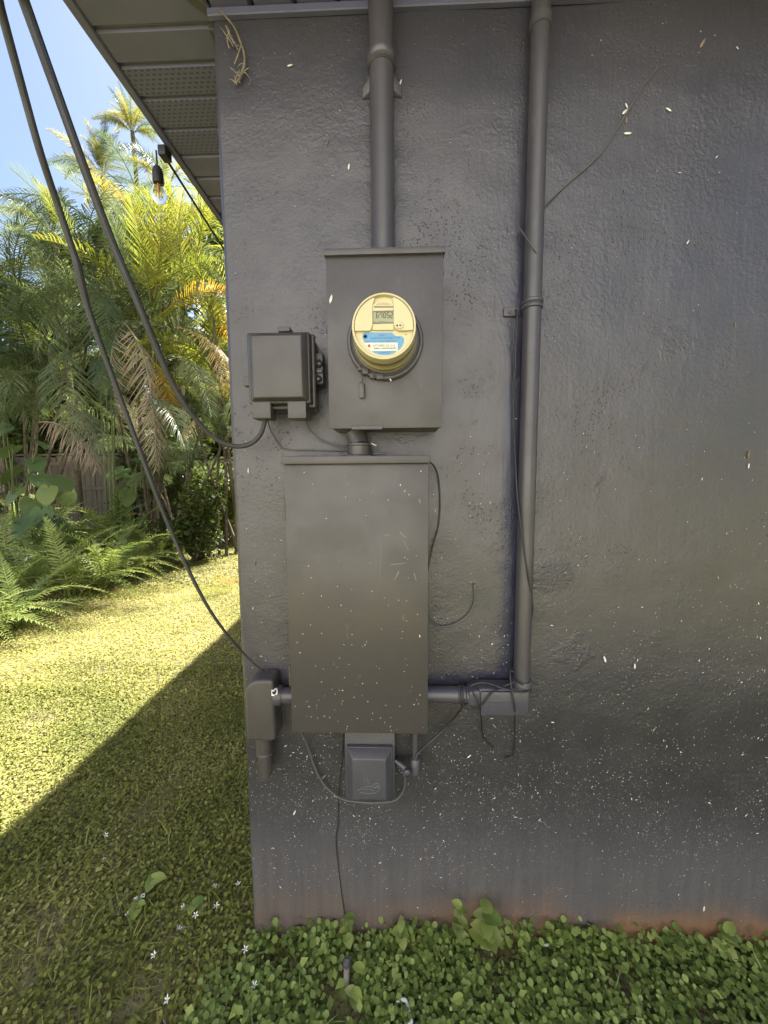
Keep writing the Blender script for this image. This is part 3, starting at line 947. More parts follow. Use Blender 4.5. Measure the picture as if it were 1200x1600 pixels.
# ------------------------------------------------------------------ telephone interface box
YN = -.100
x0, x1, z0, z1 = pxbox(384, 516, 484.5, 631, YN)
nid = empty('interface_box', (x0, 0, z0), 'dark plastic cable interface box with raised lid left of the meter', 'utility box')
MB().box(x0 + .004, x1 + .001, -.001, -.055, z0 - .008, z1 - .002, .006, 3).build('base', M['plastic'], nid)
MB().box(x0 - .002, x1 + .006, -.056, -.070, z0 - .006, z1 + .002, .006, 3).build('flange', M['plastic'], nid)
i0, i1, j0, j1 = pxbox(394, 523, 471, 621, YN - .010)
MB().hexa([(x0, -.0705, z0), (x1, -.0705, z0), (x1, -.0705, z1), (x0, -.0705, z1),
           (x0 + .002, YN + .006, z0 + .002), (x1 - .002, YN + .006, z0 + .002), (x1 - .002, YN + .006, z1 - .002), (x0 + .002, YN + .006, z1 - .002)], .004, 3).build('lid', M['plastic'], nid)
MB().hexa([(x0 + .006, YN + .0065, z0 + .005), (x1 - .004, YN + .0065, z0 + .005), (x1 - .004, YN + .0065, z1 - .004), (x0 + .006, YN + .0065, z1 - .004),
           (i0, YN - .010, j0), (i1, YN - .010, j0), (i1, YN - .010, j1), (i0, YN - .010, j1)], .003, 3).build('lid_panel', M['plastic'], nid)
for a_, c_ in ((393, 423), (449, 478.5)):
    k0, k1, l0, l1 = pxbox(a_, 630, c_, 654, YN + .004)
    MB().box(k0, k1, -.05, YN + .004, l0, l1 + .01, .003, 2).build('cable_shroud', M['plastic'], nid)
k0, k1, l0, l1 = pxbox(423, 633, 450, 641, -.08)
MB().tube([(k0, -.078, (l0 + l1) / 2), (k1, -.078, (l0 + l1) / 2)], .004, 10, 1).build('hinge_rod', M['plastic'], nid)
k0, k1, l0, l1 = pxbox(434, 510, 453, 518, -.06)
MB().box(k0, k1, -.002, -.06, l0, l1, .0015, 1).build('top_tab', M['plastic'], nid)
k0, k1, l0, l1 = pxbox(489, 551, 505, 600, -.05)
MB().box(k0 - .012, k1, -.02, -.05, l0, l1, .003, 2).build('latch_plate', M['plastic'], nid)
for q in ((498, 567), (496.5, 591)):
    p = at(q[0], q[1], -.06)
    MB().lathe((p.x, 0, p.z), [(.0085, -.048), (.0085, -.060), (.0065, -.062), (.0045, -.060), (.0035, -.056), (.0001, -.056)], 18).build('latch_boss', M['plastic'], nid)
p = at(497, 579, -.06)
MB().box(p.x - .010, p.x + .009, -.049, -.056, p.z - .004, p.z + .004, .001, 1).build('latch_bar', M['plastic'], nid)
k0, k1, l0, l1 = pxbox(380.5, 588, 384, 603, -.05)
MB().box(k0, k1 + .01, -.03, -.05, l0, l1, .001, 1).build('side_clip', M['plastic'], nid)

# ------------------------------------------------------------------ small box and clamp below the panel
YS = -.062
x0, x1, z0, z1 = pxbox(539, 1149, 617, 1251, -.040)
jb = empty('junction_box', (x0, 0, z0), 'small scratched navy grey box with sloped cover under breaker panel', 'junction box')
MB().box(x0, x1, -.001, -.036, z0, z1 + .012, .002, 2).build('base', M['smallbox'], jb)
o0, o1, u0, u1 = pxbox(542, 1166, 613.5, 1251, -.045)
n0, n1, m0, m1 = pxbox(551, 1187, 603, 1249.5, -.070)
MB().hexa([(o0, -.0365, u0), (o1, -.0365, u0), (o1, -.0365, u1), (o0, -.0365, u1), (o0 + .003, -.048, u0 + .001), (o1 - .001, -.048, u0 + .001), (o1 - .001, -.048, u1 - .001), (o0 + .003, -.048, u1 - .001)], .0015, 2).build('cover_rim', M['smallbox'], jb)
MB().hexa([(o0 + .004, -.0485, u0 + .002), (o1 - .002, -.0485, u0 + .002), (o1 - .002, -.0485, u1 - .002), (o0 + .004, -.0485, u1 - .002), (n0, -.070, m0), (n1, -.070, m0), (n1, -.070, m1), (n0, -.070, m1)], .0025, 3).build('cover', M['smallbox'], jb)
mb = MB()
sq = [(558, 1236), (566, 1231), (578, 1229), (588, 1231), (594, 1228), (588, 1238), (574, 1240), (562, 1238)]
mb.tube([at(a_, b_, -.0702) for a_, b_ in sq], .0006, 5, 4)
mb.tube([at(a_, b_, -.0702) for a_, b_ in ((580, 1229), (588, 1224), (592, 1226), (586, 1229))], .0006, 5, 4)
mb.tube([at(a_, b_, -.0702) for a_, b_ in ((566, 1234), (576, 1233), (584, 1236))], .0005, 5, 4)
mb.build('scratched_mark', simple('pale scratch', (.15, .15, .16), .6, .3, .2, 200, 0), jb)

p = at(649, 1150, -.04)
gp = empty('clamp_pipe', (p.x, -.04, at(649, 1210, -.04).z), 'thin pipe stub with clamp lever beside small box under panel', 'pipe clamp')
zt_ = PZ0 + .01
zl_ = at(649, 1186, -.04).z
MB().tube([(p.x, -.035, zt_), (p.x, -.035, zl_)], .0085, 16, 1).build('pipe', M['conduit'], gp)
zc_ = at(648, 1197, -.04).z
MB().lathe((p.x, -.035, zc_), [(.010, -.024), (.0135, -.020), (.0135, .014), (.010, .019)], 18, 'z').build('clamp_cup', M['fitting'], gp)
q0_, q1_ = at(617, 1188, -.04), at(640, 1207, -.045)
MB().tube([q0_, (q0_ + q1_) / 2 + Vector((0, 0, .001)), q1_], [.004, .0075, .0085], 12, 4).build('lever', M['fitting'], gp)
q = at(636, 1205, -.05)
MB().lathe((q.x, -.045, q.z), [(.007, .0), (.009, -.004), (.009, -.012), (.005, -.014), (.0001, -.014)], 6).build('clamp_nut', M['fitting'], gp)
q = at(622, 1194, -.02)
MB().box(q.x - .004, q.x + .016, -.001, -.028, q.z - .006, q.z + .012, .002, 1).build('clamp_foot', M['plastic'], gp)

# ------------------------------------------------------------------ cables and wires
def cable(name, pts, r, mat, label, cat, n=10, sm=6, group=None, wob=0.0):
    """pts: (px, py, y) or ready vectors."""
    P = [p if isinstance(p, Vector) else at(*p) for p in pts]
    o = MB().tube(P, r, n, sm, True, wob).build(name, M[mat], None, P[-1])
    return tag(o, label, cat, group)


c1 = [Vector((-2.6, -4.5, 6.2)), at(-40, -140, -.46), at(0, 10, -.40), at(30, 120, -.36), at(62, 235, -.32), at(90, 320, -.28), at(116, 398, -.25), at(121, 415, -.245), at(137, 480, -.22),
      at(180, 600, -.17), at(230, 735, -.13), at(255, 800, -.11), at(285, 870, -.09), at(320, 940, -.07), at(350, 985, -.05), at(385, 1026, -.025), at(428, 1064, -.012)]
cable('service_cable', c1, [.006, .006, .0058, .0056, .0056, .0056, .0058, .0072, .0058, .0054, .005, .0048, .0045, .004, .0036, .003, .0026], 'cable', 'long dark cable sagging past lawn to behind the elbow fitting', 'cable')
c2 = [Vector((-2.2, -4.5, 6.6)), at(15, -60, -.40), at(37, 0, -.36), at(80, 120, -.33), at(130, 258, -.29), at(172, 370, -.25), at(215, 472, -.21), at(245, 545, -.18), at(270, 600, -.15), at(300, 648, -.12), at(335, 684, -.09), at(365, 697, -.075), at(390, 694, -.068), at(406, 680, -.066), at(413, 662, -.068), at(414, 650, -.07)]
cable('service_cable', c2, [.008, .008, .008, .0076, .0074, .0072, .007, .007, .0065, .006, .0058, .0056, .0055, .0055, .005, .005], 'cable', 'thick dark cable looping up into the bottom of the interface box', 'cable')

cable('wire', [(417, 652, -.06), (423, 672, -.03), (433, 690, -.012), (442, 701, -.006), (480, 703, -.006), (540, 704, -.008), (556, 702, -.03)], .0019, 'greywire', 'thin grey wire running level from interface box to nipple', 'wire')
cable('wire', [(476, 652, -.06), (484, 671, -.03), (500, 686, -.015), (516, 693, -.012), (531, 697, -.02), (545, 699, -.035)], .0021, 'greywire', 'thin grey wire sloping from right shroud of interface box to nipple', 'wire')
cable('wire', [(668, 720, -.05), (677, 727, -.03), (684, 742, -.012), (687, 770, -.006), (687, 800, -.006), (684, 826, -.008), (677, 850, -.012), (671, 876, -.02), (668, 896, -.04)], .0019, 'wire', 'black wire bowing out along right side of breaker panel', 'wire')
w5 = [(664, 955, -.04), (671, 969, -.02), (682, 978, -.008), (697, 979, -.006), (715, 973, -.006), (731, 961, -.006), (740, 945, -.006), (742, 930, -.008), (741, 916, -.006), (741, 911, .004)]
cable('wire', w5, .0020, 'greywire', 'short grey wire curling from panel side into a wall hole', 'wire')
q = at(741, 917, -.006)
w6 = [(806, 484, -.02), (808, 500, -.03), (806, 540, -.02), (805, 575, -.014)]
cable('wire', w6 + [(803, 600, -.012), (803, 660, -.012), (805, 710, -.02), (808, 770, -.040), (815, 835, -.058), (824, 893, -.058), (829, 925, -.050), (832, 948, -.034), (829, 970, -.012), (815, 1005, -.006), (802, 1030, -.012), (797, 1050, -.05), (800, 1081, -.068), (804, 1105, -.068), (804, 1130, -.035), (804, 1166, -.01), (801, 1181, -.008), (793, 1185, -.008), (788, 1184, -.008)],
      [.0026] * 4 + [.0021] * 19, 'wire', 'long black wire winding down the tall conduit to a hooked end', 'wire')
cable('wire', [(850, 322, -.012), (880, 293, -.006), (910, 267, -.006), (940, 238, -.006), (965, 200, -.006), (985, 166, -.006), (1005, 135, -.006), (1028, 104, -.006)], .0018, 'greywire', 'thin wire crossing bare wall diagonally at upper right', 'wire')
cable('wire', [(812, 356, -.010), (820, 368, -.035), (829, 381, -.056), (838, 395, -.054), (844, 409, -.035), (845, 422, -.012), (842, 428, -.006)], .0018, 'greywire', 'short curled wire end crossing the tall conduit', 'wire')
wl = [(469, 1140, -.05), (480, 1164, -.02), (489, 1191, -.012), (501, 1218, -.012), (516, 1236, -.014), (534, 1248, -.02), (552, 1252, -.02), (590, 1254, -.02), (618, 1250, -.02), (630, 1236, -.016), (633, 1218, -.02), (629, 1204, -.03)]
cable('wire', wl, .0026, 'greywire', 'grey cable hanging from panel bottom and looping under small box', 'wire')
cable('ground_wire', [(537, 1144, -.006), (535, 1180, -.004), (532, 1206, -.004), (529, 1254, -.004), (528, 1290, -.004), (525, 1313, -.004), (530, 1365, -.004), (537, 1418, -.004), (543, 1455, -.008), (541, 1485, -.03)], .0013, 'wire', 'thin black wire running straight down wall to ground stake', 'wire')
# tangle round the horizontal pipe
cy_, cz_ = -.030, zh
def ring_pts(x, r_, n_=12, lean=.006, ph=0):
    return [Vector((x + lean * math.cos(2 * math.pi * i / n_ + ph) + .004 * i / n_, cy_ + r_ * math.cos(2 * math.pi * i / n_), cz_ + r_ * math.sin(2 * math.pi * i / n_))) for i in range(n_ + 1)]


xw = at(723, 1088, -.055).x
tie = empty('wrapped_cord', (xw, -.03, zh), 'black cord wound round the short pipe and tied to lower clamp', 'cord')
MB().tube(ring_pts(xw, r2 + .004) + ring_pts(xw + .005, r2 + .004, ph=.8), .0026, 8, 2).build('coil', M['wire'], tie)
MB().tube([at(a_, b_, c_) for a_, b_, c_ in ((723, 1104, -.05), (712, 1119, -.03), (700, 1132, -.02), (687, 1146, -.02), (668, 1163, -.03), (653, 1177, -.045), (650, 1184, -.048))], .0032, 8, 5).build('tail', M['wire'], tie)
MB().tube([at(a_, b_, c_) for a_, b_, c_ in ((726, 1106, -.045), (736, 1109, -.055), (754, 1100, -.068), (768, 1083, -.07), (780, 1076, -.06), (790, 1071, -.06), (806, 1066, -.06), (826, 1076, -.055), (831, 1080, -.05))], .0022, 8, 5).build('strand', M['wire'], tie)
MB().tube([at(a_, b_, c_) for a_, b_, c_ in ((734, 1072, -.05), (748, 1067, -.05), (765, 1068, -.055), (782, 1074, -.065), (800, 1079, -.07), (818, 1081, -.066), (829, 1076, -.05))], .0022, 8, 5).build('strand', M['wire'], tie)
MB().tube([at(a_, b_, c_) for a_, b_, c_ in ((729, 1070, -.045), (736, 1078, -.06), (743, 1090, -.066), (749, 1107, -.066), (752, 1124, -.04), (753, 1140, -.012), (757, 1156, -.006), (764, 1164, -.006), (771, 1170, -.006))], .0020, 8, 5).build('strand', M['wire'], tie)

# plug where the short wire enters the wall
p = at(741, 914)
tag(MB().lathe((p.x, 0, p.z), [(.0045, .001), (.0045, -.006), (.003, -.008), (.0001, -.008)], 12).build('wall_bushing', M['greywire'], None, (p.x, 0, p.z)), 'small round bushing where short wire enters the wall', 'wall bushing')

# ------------------------------------------------------------------ bulb hanging from the eave
YG = .36
bt = at(246, 262, YG)
lamp = empty('hanging_bulb', (bt.x, YG, bt.z - .05), 'clear filament bulb in black socket hanging from the eave', 'light bulb')
MB().lathe((bt.x, YG, bt.z), [(.004, .008), (.009, .004), (.014, -.004), (.0165, -.012), (.017, -.045), (.016, -.05)], 24, 'z').build('socket', M['wire'], lamp)
t = NT('clear bulb glass')
gl = t.n('BsdfGlass', i_Roughness=.0, i_IOR=1.12); gl.inputs[0].default_value = (.98, .97, .94, 1)
t.set(t.out.inputs[0], gl.outputs[0])
MB().lathe((bt.x, YG, bt.z), [(.0135, -.046), (.0145, -.056), (.019, -.068), (.0235, -.080), (.0235, -.090), (.019, -.101), (.010, -.108), (.0001, -.110)], 24, 'z').build('glass', t.m, lamp)
mb = MB()
for k in range(4):
    a_ = k * math.pi / 2 + .4
    mb.tube([(bt.x + .003 * math.cos(a_), YG + .003 * math.sin(a_), bt.z - .05), (bt.x + .008 * math.cos(a_), YG + .008 * math.sin(a_), bt.z - .09)], .0011, 5, 1)
mb.tube([(bt.x, YG, bt.z - .048), (bt.x, YG, bt.z - .075)], .0035, 8, 1)
mb.build('filament', simple('copper filament', (.45, .22, .10), .4, .5, .1, 30, 0), lamp)
MB().tube([(bt.x, YG, bt.z + .004), (bt.x - .001, YG, at(247, 235, YG).z)], .0028, 8, 1).build('cord', M['wire'], lamp)
k0, k1, l0, l1 = pxbox(246, 214, 262, 236, YG)
br_ = MB().box(FAS - .022, FAS + .004, YG + .02, YG - .02, TOP - .034, TOP - .004, .003, 2).build('hook_plate', M['wire'], lamp)
lc = [Vector((FAS - .014, YG - .005, TOP - .020)), Vector((FAS - .03, .9, TOP - .055)), Vector((FAS - .03, 1.6, TOP - .075)), Vector((FAS - .022, 2.4, TOP - .06)), Vector((FAS - .006, 3.2, TOP - .02))]
cable('string_light_cord', lc, .004, 'wire', 'thin black cord slung along underside of the left eave', 'cord')

# ------------------------------------------------------------------ dried vine stuck to the wall
vine = empty('dried_vine', at(372, 128, -.01), 'dried brown vine clinging to the wall top at corner', 'dead plant')
mb = MB()
mb.tube([at(a_, b_, c_) for a_, b_, c_ in ((340, 12, -.02), (353, 27, -.016), (367, 43, -.012), (376, 66, -.012), (382, 90, -.01), (380, 110, -.01), (372, 128, -.006))], [.0018, .0018, .0022, .0024, .0026, .003, .0034], 7, 5, True, .002)
mb.build('main_stem', M['palm_dead'] and simple('dry vine stem', (.20, .165, .12), .8, .2, .4, 60, .3), vine)
mb = MB()
for i in range(26):
    a_ = random.choice([(372, 120), (380, 112), (368, 128), (388, 124), (392, 130), (376, 98), (356, 60), (366, 70)])
    p = at(a_[0] + random.uniform(-4, 4), a_[1] + random.uniform(-4, 4), -.008)
    d = Vector((random.uniform(-.02, .02), random.uniform(-.012, .002), random.uniform(-.02, .022)))
    mb.tube([p, p + d * .5 + Vector((0, 0, .003)), p + d], [.0012, .0009, .0004], 5, 2)
for pts in (((353, 40), (360, 58), (368, 70), (372, 78)), ((358, 46), (355, 62), (358, 76)), ((377, 70), (370, 90), (366, 100))):
    mb.tube([at(a_, b_, -.012) for a_, b_ in pts], .0012, 5, 4)
mb.build('twigs', simple('dry twigs', (.30, .26, .20), .8, .2, .4, 60, .2), vine)

# ------------------------------------------------------------------ flecks of dry clippings stuck to wall and boxes
t = NT('dry pale clippings')
oi = t.n('Attribute', attribute_name='tint').outputs['Fac']
fleck_mat = t.done(t.mix(oi, (.42, .40, .34), (.80, .79, .74)), .8, None, .2)


def flecks(n_, sampler, name, label, parent=None):
    pts, sz, tn = [], [], []
    while len(pts) < n_:
        q = sampler()
        if q is None: continue
        p, l_, wd = q
        pts.append(p); sz.append((l_, wd, min(l_, wd) * .5)); tn.append(random.random() ** .7)
    tv = np.array([(-.5, 0, 0), (-.1, .5, 0), (.5, .1, 0), (.05, -.5, 0), (0, 0, 1.0)], float)
    tf = np.array([(0, 1, 4), (1, 2, 4), (2, 3, 4), (3, 0, 4)])
    sz = np.array(sz); n = len(pts)
    ang = RNG.normal(math.pi / 2, .9, n)
    # lay the shapes on the wall plane: local xy -> wall xz, local z -> out of the wall
    c, s = np.cos(ang), np.sin(ang)
    X = tv[None, :, 0] * sz[:, :1]; Y = tv[None, :, 1] * sz[:, 1:2]; Z = tv[None, :, 2] * sz[:, 2:]
    V = np.stack([X * c[:, None] - Y * s[:, None], -Z, X * s[:, None] + Y * c[:, None]], 2) + np.array([p[:] for p in pts])[:, None, :]
    Fq = (tf[None] + (np.arange(n) * 5)[:, None, None]).reshape(-1, 3)
    o = link_mesh(name, array_mesh(name, V.reshape(-1, 3), Fq, fleck_mat, np.repeat(np.array(tn), 5)))
    if parent is not None:
        o.parent = parent
        o.location = -wpos(parent)
    return tag(o, label, None, None, 'stuff')


def wall_s():
    px, py = random.uniform(345, 1200), 1600 * random.random()
    d = .05 + .95 * math.exp(-((py - 1240) / 130) ** 2) + .28 * math.exp(-((py - 1050) / 140) ** 2)
    if py < 650: d = .012
    if py > 1400: d = .08
    if random.random() > d: return None
    p = at(px, py, 0)
    if noise.noise(p * 5) + .6 * noise.noise(p * 17) < random.uniform(-.7, .35): return None
    if p.x < CX + .01 or p.z < .05 or p.z > TOP - .03: return None
    if px < 700 and 1000 < py < 1145 and random.random() < .3: return None
    big = random.random() < .06
    l_ = random.uniform(.004, .011) if big else random.uniform(.0010, .0034)
    return Vector((p.x, -.002, p.z)), l_, (random.uniform(.0013, .0026) if big else random.uniform(.0009, .0019))


flecks(3000, wall_s, 'dry_flecks', 'pale dry flecks of clippings stuck across the dark wall')


def panel_s():
    px, py = random.uniform(452, 666), random.uniform(715, 1143)
    if random.random() > .12 + .88 * max(0, (py - 800) / 343) ** 1.6: return None
    p = at(px, py, YQ)
    if not (PX0 + .004 < p.x < PX1 - .004 and PZ0 < p.z < PZ1): return None
    big = random.random() < .08
    return Vector((p.x, YQ - .0006, p.z)), (random.uniform(.005, .010) if big else random.uniform(.0012, .004)), random.uniform(.0011, .0022)


flecks(110, panel_s, 'dry_flecks', None, panel)
# the larger clippings one can point at
SP = [(1098, 67, 15, 60, 'topmost pale clipping on bare wall near upper right corner'), (979, 165, 8, 120, 'short upper clipping beside end of the diagonal wire'), (977, 174, 12, 40, 'long clipping lying across the diagonal wire'), (979, 187, 9, 85, 'upright clipping just under the diagonal wire'),
      (981, 208, 12, 0, 'flat lying clipping a little below the diagonal wire'), (1045, 171, 10, 150, 'lone tilted clipping right of the diagonal wire'), (1170, 710, 14, 88, 'longer of two upright white clippings near right edge'), (1170, 728, 9, 88, 'shorter clipping under a longer upright one near right edge'),
      (1075, 378, 8, 60, 'small white clipping on bluish upper right wall'), (1149, 508, 9, 100, 'white clipping above the combed plaster patch at right'), (945, 1030, 13, 110, 'white clipping right of the lower rough plaster patch'), (992, 1041, 11, 95, 'white clipping farther right of the lower rough plaster patch'),
      (1022, 1140, 9, 60, 'small clipping on dark speckled wall at right'), (1100, 1420, 12, 88, 'upright clipping just above the rusty wall foot'), (733, 1182, 10, 45, 'clipping on wall below the black tied cord'), (772, 1134, 11, 130, 'clipping just under the rectangular corner fitting'),
      (517, 467, 13, 75, 'large cream fleck on the left edge of the meter box cover'), (453, 102, 9, 10, 'pale clipping on the wall right of dried vine'), (512, 222, 9, 60, 'small clipping left of the thick conduit, above another'), (545, 260, 10, 80, 'clipping close to the left side of the thick conduit'),
      (626, 128, 9, 70, 'pale fleck beside the right strap ear of thick conduit'), (506, 1214, 12, 50, 'white clipping stuck by the hanging grey cable'), (460, 1270, 11, 65, 'white clipping on wall below the cut drop pipe'), (388, 735, 10, 85, 'upright clipping near wall corner left of breaker panel top'), (398, 880, 9, 75, 'upright clipping near wall corner left of breaker panel middle')]
for i, (px, py, L_, an, lab) in enumerate(SP):
    y_ = YB - .002 if (px, py) == (517, 467) else -.003
    p = at(px, py, y_)
    l_, c_, s_ = L_ / 605 * .95, math.cos(R(an)), math.sin(R(an))
    wd = l_ * .26
    dx, dz = Vector((c_, 0, s_)) * l_ * .5, Vector((-s_, 0, c_)) * wd * .5
    mb = MB()
    mb.add([p - dx, p - dx * .4 + dz, p + dx * .5 + dz * .8, p + dx, p + dx * .4 - dz, p - dx * .5 - dz, p + Vector((0, -.0018, 0)) - dx * .3, p + Vector((0, -.0022, 0)) + dx * .35],
           [(0, 1, 6), (1, 2, 7, 6), (2, 3, 7), (3, 4, 7), (4, 5, 6, 7), (5, 0, 6)])
    o = mb.build('grass_clipping', M['chip'] if i % 3 else M['palm_dead'], None, p, False)
    tag(o, lab, 'clipping', 'grass clippings stuck to the wall')

# ------------------------------------------------------------------ lawn
def gh(x, y):
    return np.array([ground_h(a, b) for a, b in zip(x, y)])


def lawn_leaves(n_, box, size, mat, name, label, tpl, zr, tilt=.5, keep=None, tintfun=None, flat=False):
    x = RNG.uniform(box[0], box[1], n_); y = RNG.uniform(box[2], box[3], n_)
    ok = np.ones(n_, bool)
    ok &= ~((x > CX - .004) & (y > -.006))
    if keep is not None: ok &= keep(x, y)
    x, y = x[ok], y[ok]
    n = len(x)
    z = gh(x, y) + .010 + RNG.uniform(zr[0], zr[1], n)
    s = RNG.uniform(size[0], size[1], n)
    tint = np.clip(RNG.normal(.5, .22, n), 0, 1) if tintfun is None else tintfun(x, y, n)
    V, Fq, tt = scatter(np.stack([x, y, z], 1), RNG.uniform(0, 6.283, n), RNG.normal(0.1, tilt, n), RNG.normal(0, tilt * .8, n), s if not flat else np.stack([s, s * RNG.uniform(.05, .09, n), s], 1), tint, *tpl)
    return tag(link_mesh(name, array_mesh(name, V, Fq, mat, tt)), label, None, None, 'stuff')


def patchy(x, y, n):
    base = np.array([noise.noise(Vector((a * 2.2, b * 2.2, 4))) for a, b in zip(x, y)])
    return np.clip(.5 + base * .75 + RNG.normal(0, .24, n), 0, 1)


def bare(x, y, lim=-.48):
    b = np.array([noise.noise(Vector((a * 3.1, c * 3.1, 1.5))) for a, c in zip(x, y)])
    return b > lim + RNG.normal(0, .12, len(x))


viewl = lambda x, y: (x > -(y + 1) * 1.12 - .25) & (x < 1.35)
left = lambda x, y: (x > -(y + 1) * 1.12 - .25) & (x < CX + .02 + np.where(y < 0, .14 * (1 - RNG.random(len(x)) ** 2), 0))
lawn_leaves(80000, (-2.6, -.2, -.32, 1.3), (.006, .0135), M['lawn'], 'lawn', 'small leaved yellow green lawn beside the dark wall', ROUND_LEAF, (0, .03), .34, lambda x, y: left(x, y) & bare(x, y), patchy)
lawn_leaves(85000, (-5.2, CX, 1.2, 3.6), (.010, .022), M['lawn'], 'lawn', 'sunlit lawn between fern bed and the house', LEAF4, (0, .03), .45, lambda x, y: left(x, y), patchy)
lawn_leaves(60000, (-9, CX, 3.5, 8.5), (.024, .045), M['lawn'], 'lawn', 'far strip of lawn below the palms', LEAF4, (0, .03), .45, lambda x, y: left(x, y), patchy)
lawn_leaves(15000, (-2.6, CX, -.32, 1.6), (.025, .07), M['lawn'], 'grass_blades', 'scattered grass blades in the lawn beside the wall', BLADE, (0, .018), .6, left, patchy, True)
lawn_leaves(1500, (-2.2, CX + .2, -.32, 1.6), (.02, .06), M['dry'], 'dry_straw', 'dry straw bits lying in the lawn', BLADE, (.004, .024), .12, lambda x, y: left(x, y) & ~bare(x, y, -.2), None, True)
def cl_keep(x, y):
    return (x > CX - .12 * RNG.random(len(x))) & bare(x * 2.2, y * 2.2, -.30)
lawn_leaves(26000, (CX - .16, 1.35, -.42, -.004), (.006, .0185), M['clover'], 'ground_cover', 'round leaved dark green ground cover along the wall foot', ROUND_LEAF, (.0, .055), .36, cl_keep)
lawn_leaves(1500, (CX + .02, 1.35, -.05, -.004), (.012, .022), M['clover'], 'ground_cover', 'taller round leaves of ground cover touching the wall foot', ROUND_LEAF, (.01, .085), .6, lambda x, y: RNG.random(len(x)) < .3 + .7 * np.array([noise.noise(Vector((a * 7, 0, 0))) > -.1 for a in x]))
lawn_leaves(700, (CX - .1, 1.35, -.40, -.02), (.03, .07), M['clover'], 'grass_blades', 'few grass blades among the ground cover', BLADE, (.0, .03), .6, None, None, True)


lawn_leaves(420, (CX - .1, 1.35, -.40, -.02), (.022, .036), M['clover'], 'ground_cover', 'scattered larger leaves standing out of the ground cover', LEAF4, (.02, .055), .35, lambda x, y: x > CX - .1)
# leaves, weeds, litter
def polar_leaf(L, wide=.45, back=.38, notch=.06, fold=.10, droop=.25, rings=3, seg=20, tint=.5, wave=0.0):
    """Heart or oval blade, attached at the origin, tip along +x."""
    v, f, tn = [(0, 0, 0)], [], [tint]
    for r_ in range(1, rings + 1):
        for k in range(seg):
            a_ = -math.pi + 2 * math.pi * k / seg
            c_ = abs(a_) / math.pi
            if c_ < .5: rad = 1.0 * (1 - c_ / .5) ** 1.5 + wide * (1 - (1 - c_ / .5) ** 1.5)
            elif c_ < .85: rad = wide + (back - wide) * (c_ - .5) / .35
            else: rad = back + (notch - back) * ((c_ - .85) / .15) ** 1.3
            q = rad * r_ / rings * L
            x, y = q * math.cos(a_), q * math.sin(a_)
            z = abs(y) * fold * 2 - droop * (x / L) * abs(x) - .5 * droop * y * y / L + wave * L * math.sin(k * 2.5) * (r_ / rings)
            v.append((x, y, z)); tn.append(tint + .12 * (r_ / rings) - .1)
    for k in range(seg): f.append((0, 1 + k, 1 + (k + 1) % seg, 1 + (k + 1) % seg))
    F3 = [(0, 1 + k, 1 + (k + 1) % seg) for k in range(seg)]
    for r_ in range(rings - 1):
        for k in range(seg):
            a_, b_, c_, d_ = 1 + r_ * seg + k, 1 + r_ * seg + (k + 1) % seg, 1 + (r_ + 1) * seg + (k + 1) % seg, 1 + (r_ + 1) * seg + k
            F3 += [(a_, d_, c_), (a_, c_, b_)]
    return np.array(v), np.array(F3), np.array(tn)


def leaf_obj(name, lf, mat, parent, p, yaw, pitch, roll):
    me = lf if isinstance(lf, bpy.types.Mesh) else array_mesh(name, lf[0], lf[1], mat, lf[2])
    for pl in me.polygons: pl.use_smooth = True
    o = bpy.data.objects.new(name, me)
    COL.objects.link(o)
    if parent is not None: o.parent = parent; p = Vector(p) - wpos(parent)
    o.location = p
    o.rotation_mode = 'ZYX' if False else 'XYZ'
    o.rotation_euler = (Matrix.Rotation(yaw, 3, 'Z') @ Matrix.Rotation(-pitch, 3, 'Y') @ Matrix.Rotation(roll, 3, 'X')).to_euler()
    return o


oval = [polar_leaf(1.0, .42, .30, .16, .12, .22, 2, 14, tt) for tt in (.45, .7, .95)]
oval_me = [array_mesh('leaf', a_, b_, M['clover'], c_) for a_, b_, c_ in oval]
wstem = simple('green stem', (.10, .15, .05), .5, .4, .2, 60, .1)


def weed(px, py, height, leafL, n_, label, spread=1.0, y_off=0.0, lean=(0, 0)):
    b = on_ground(px, py, .0)
    b.z = ground_h(b.x, b.y) + .008
    if b.y > -.03 and b.x > CX: b.y = -.03
    r_ = empty('weed', b, label, 'weed')
    top = b + Vector((lean[0], lean[1], height))
    MB().tube([b, (b + top) / 2 + Vector((.004, -.003, 0)), top], [.0022, .002, .0012], 6, 3).build('stem', wstem, r_)
    for i in range(n_):
        t_ = .3 + .7 * (i + 1) / n_ if n_ > 3 else .9
        p = b.lerp(top, t_)
        o = leaf_obj('leaf', random.choice(oval_me), None, r_, p, i * 2.4 + random.uniform(-.4, .4), random.uniform(-.2, .6), random.uniform(-.3, .3))
        s_ = leafL * random.uniform(.75, 1.1) * (1.1 - .35 * t_)
        o.scale = (s_, s_, s_)
    return r_


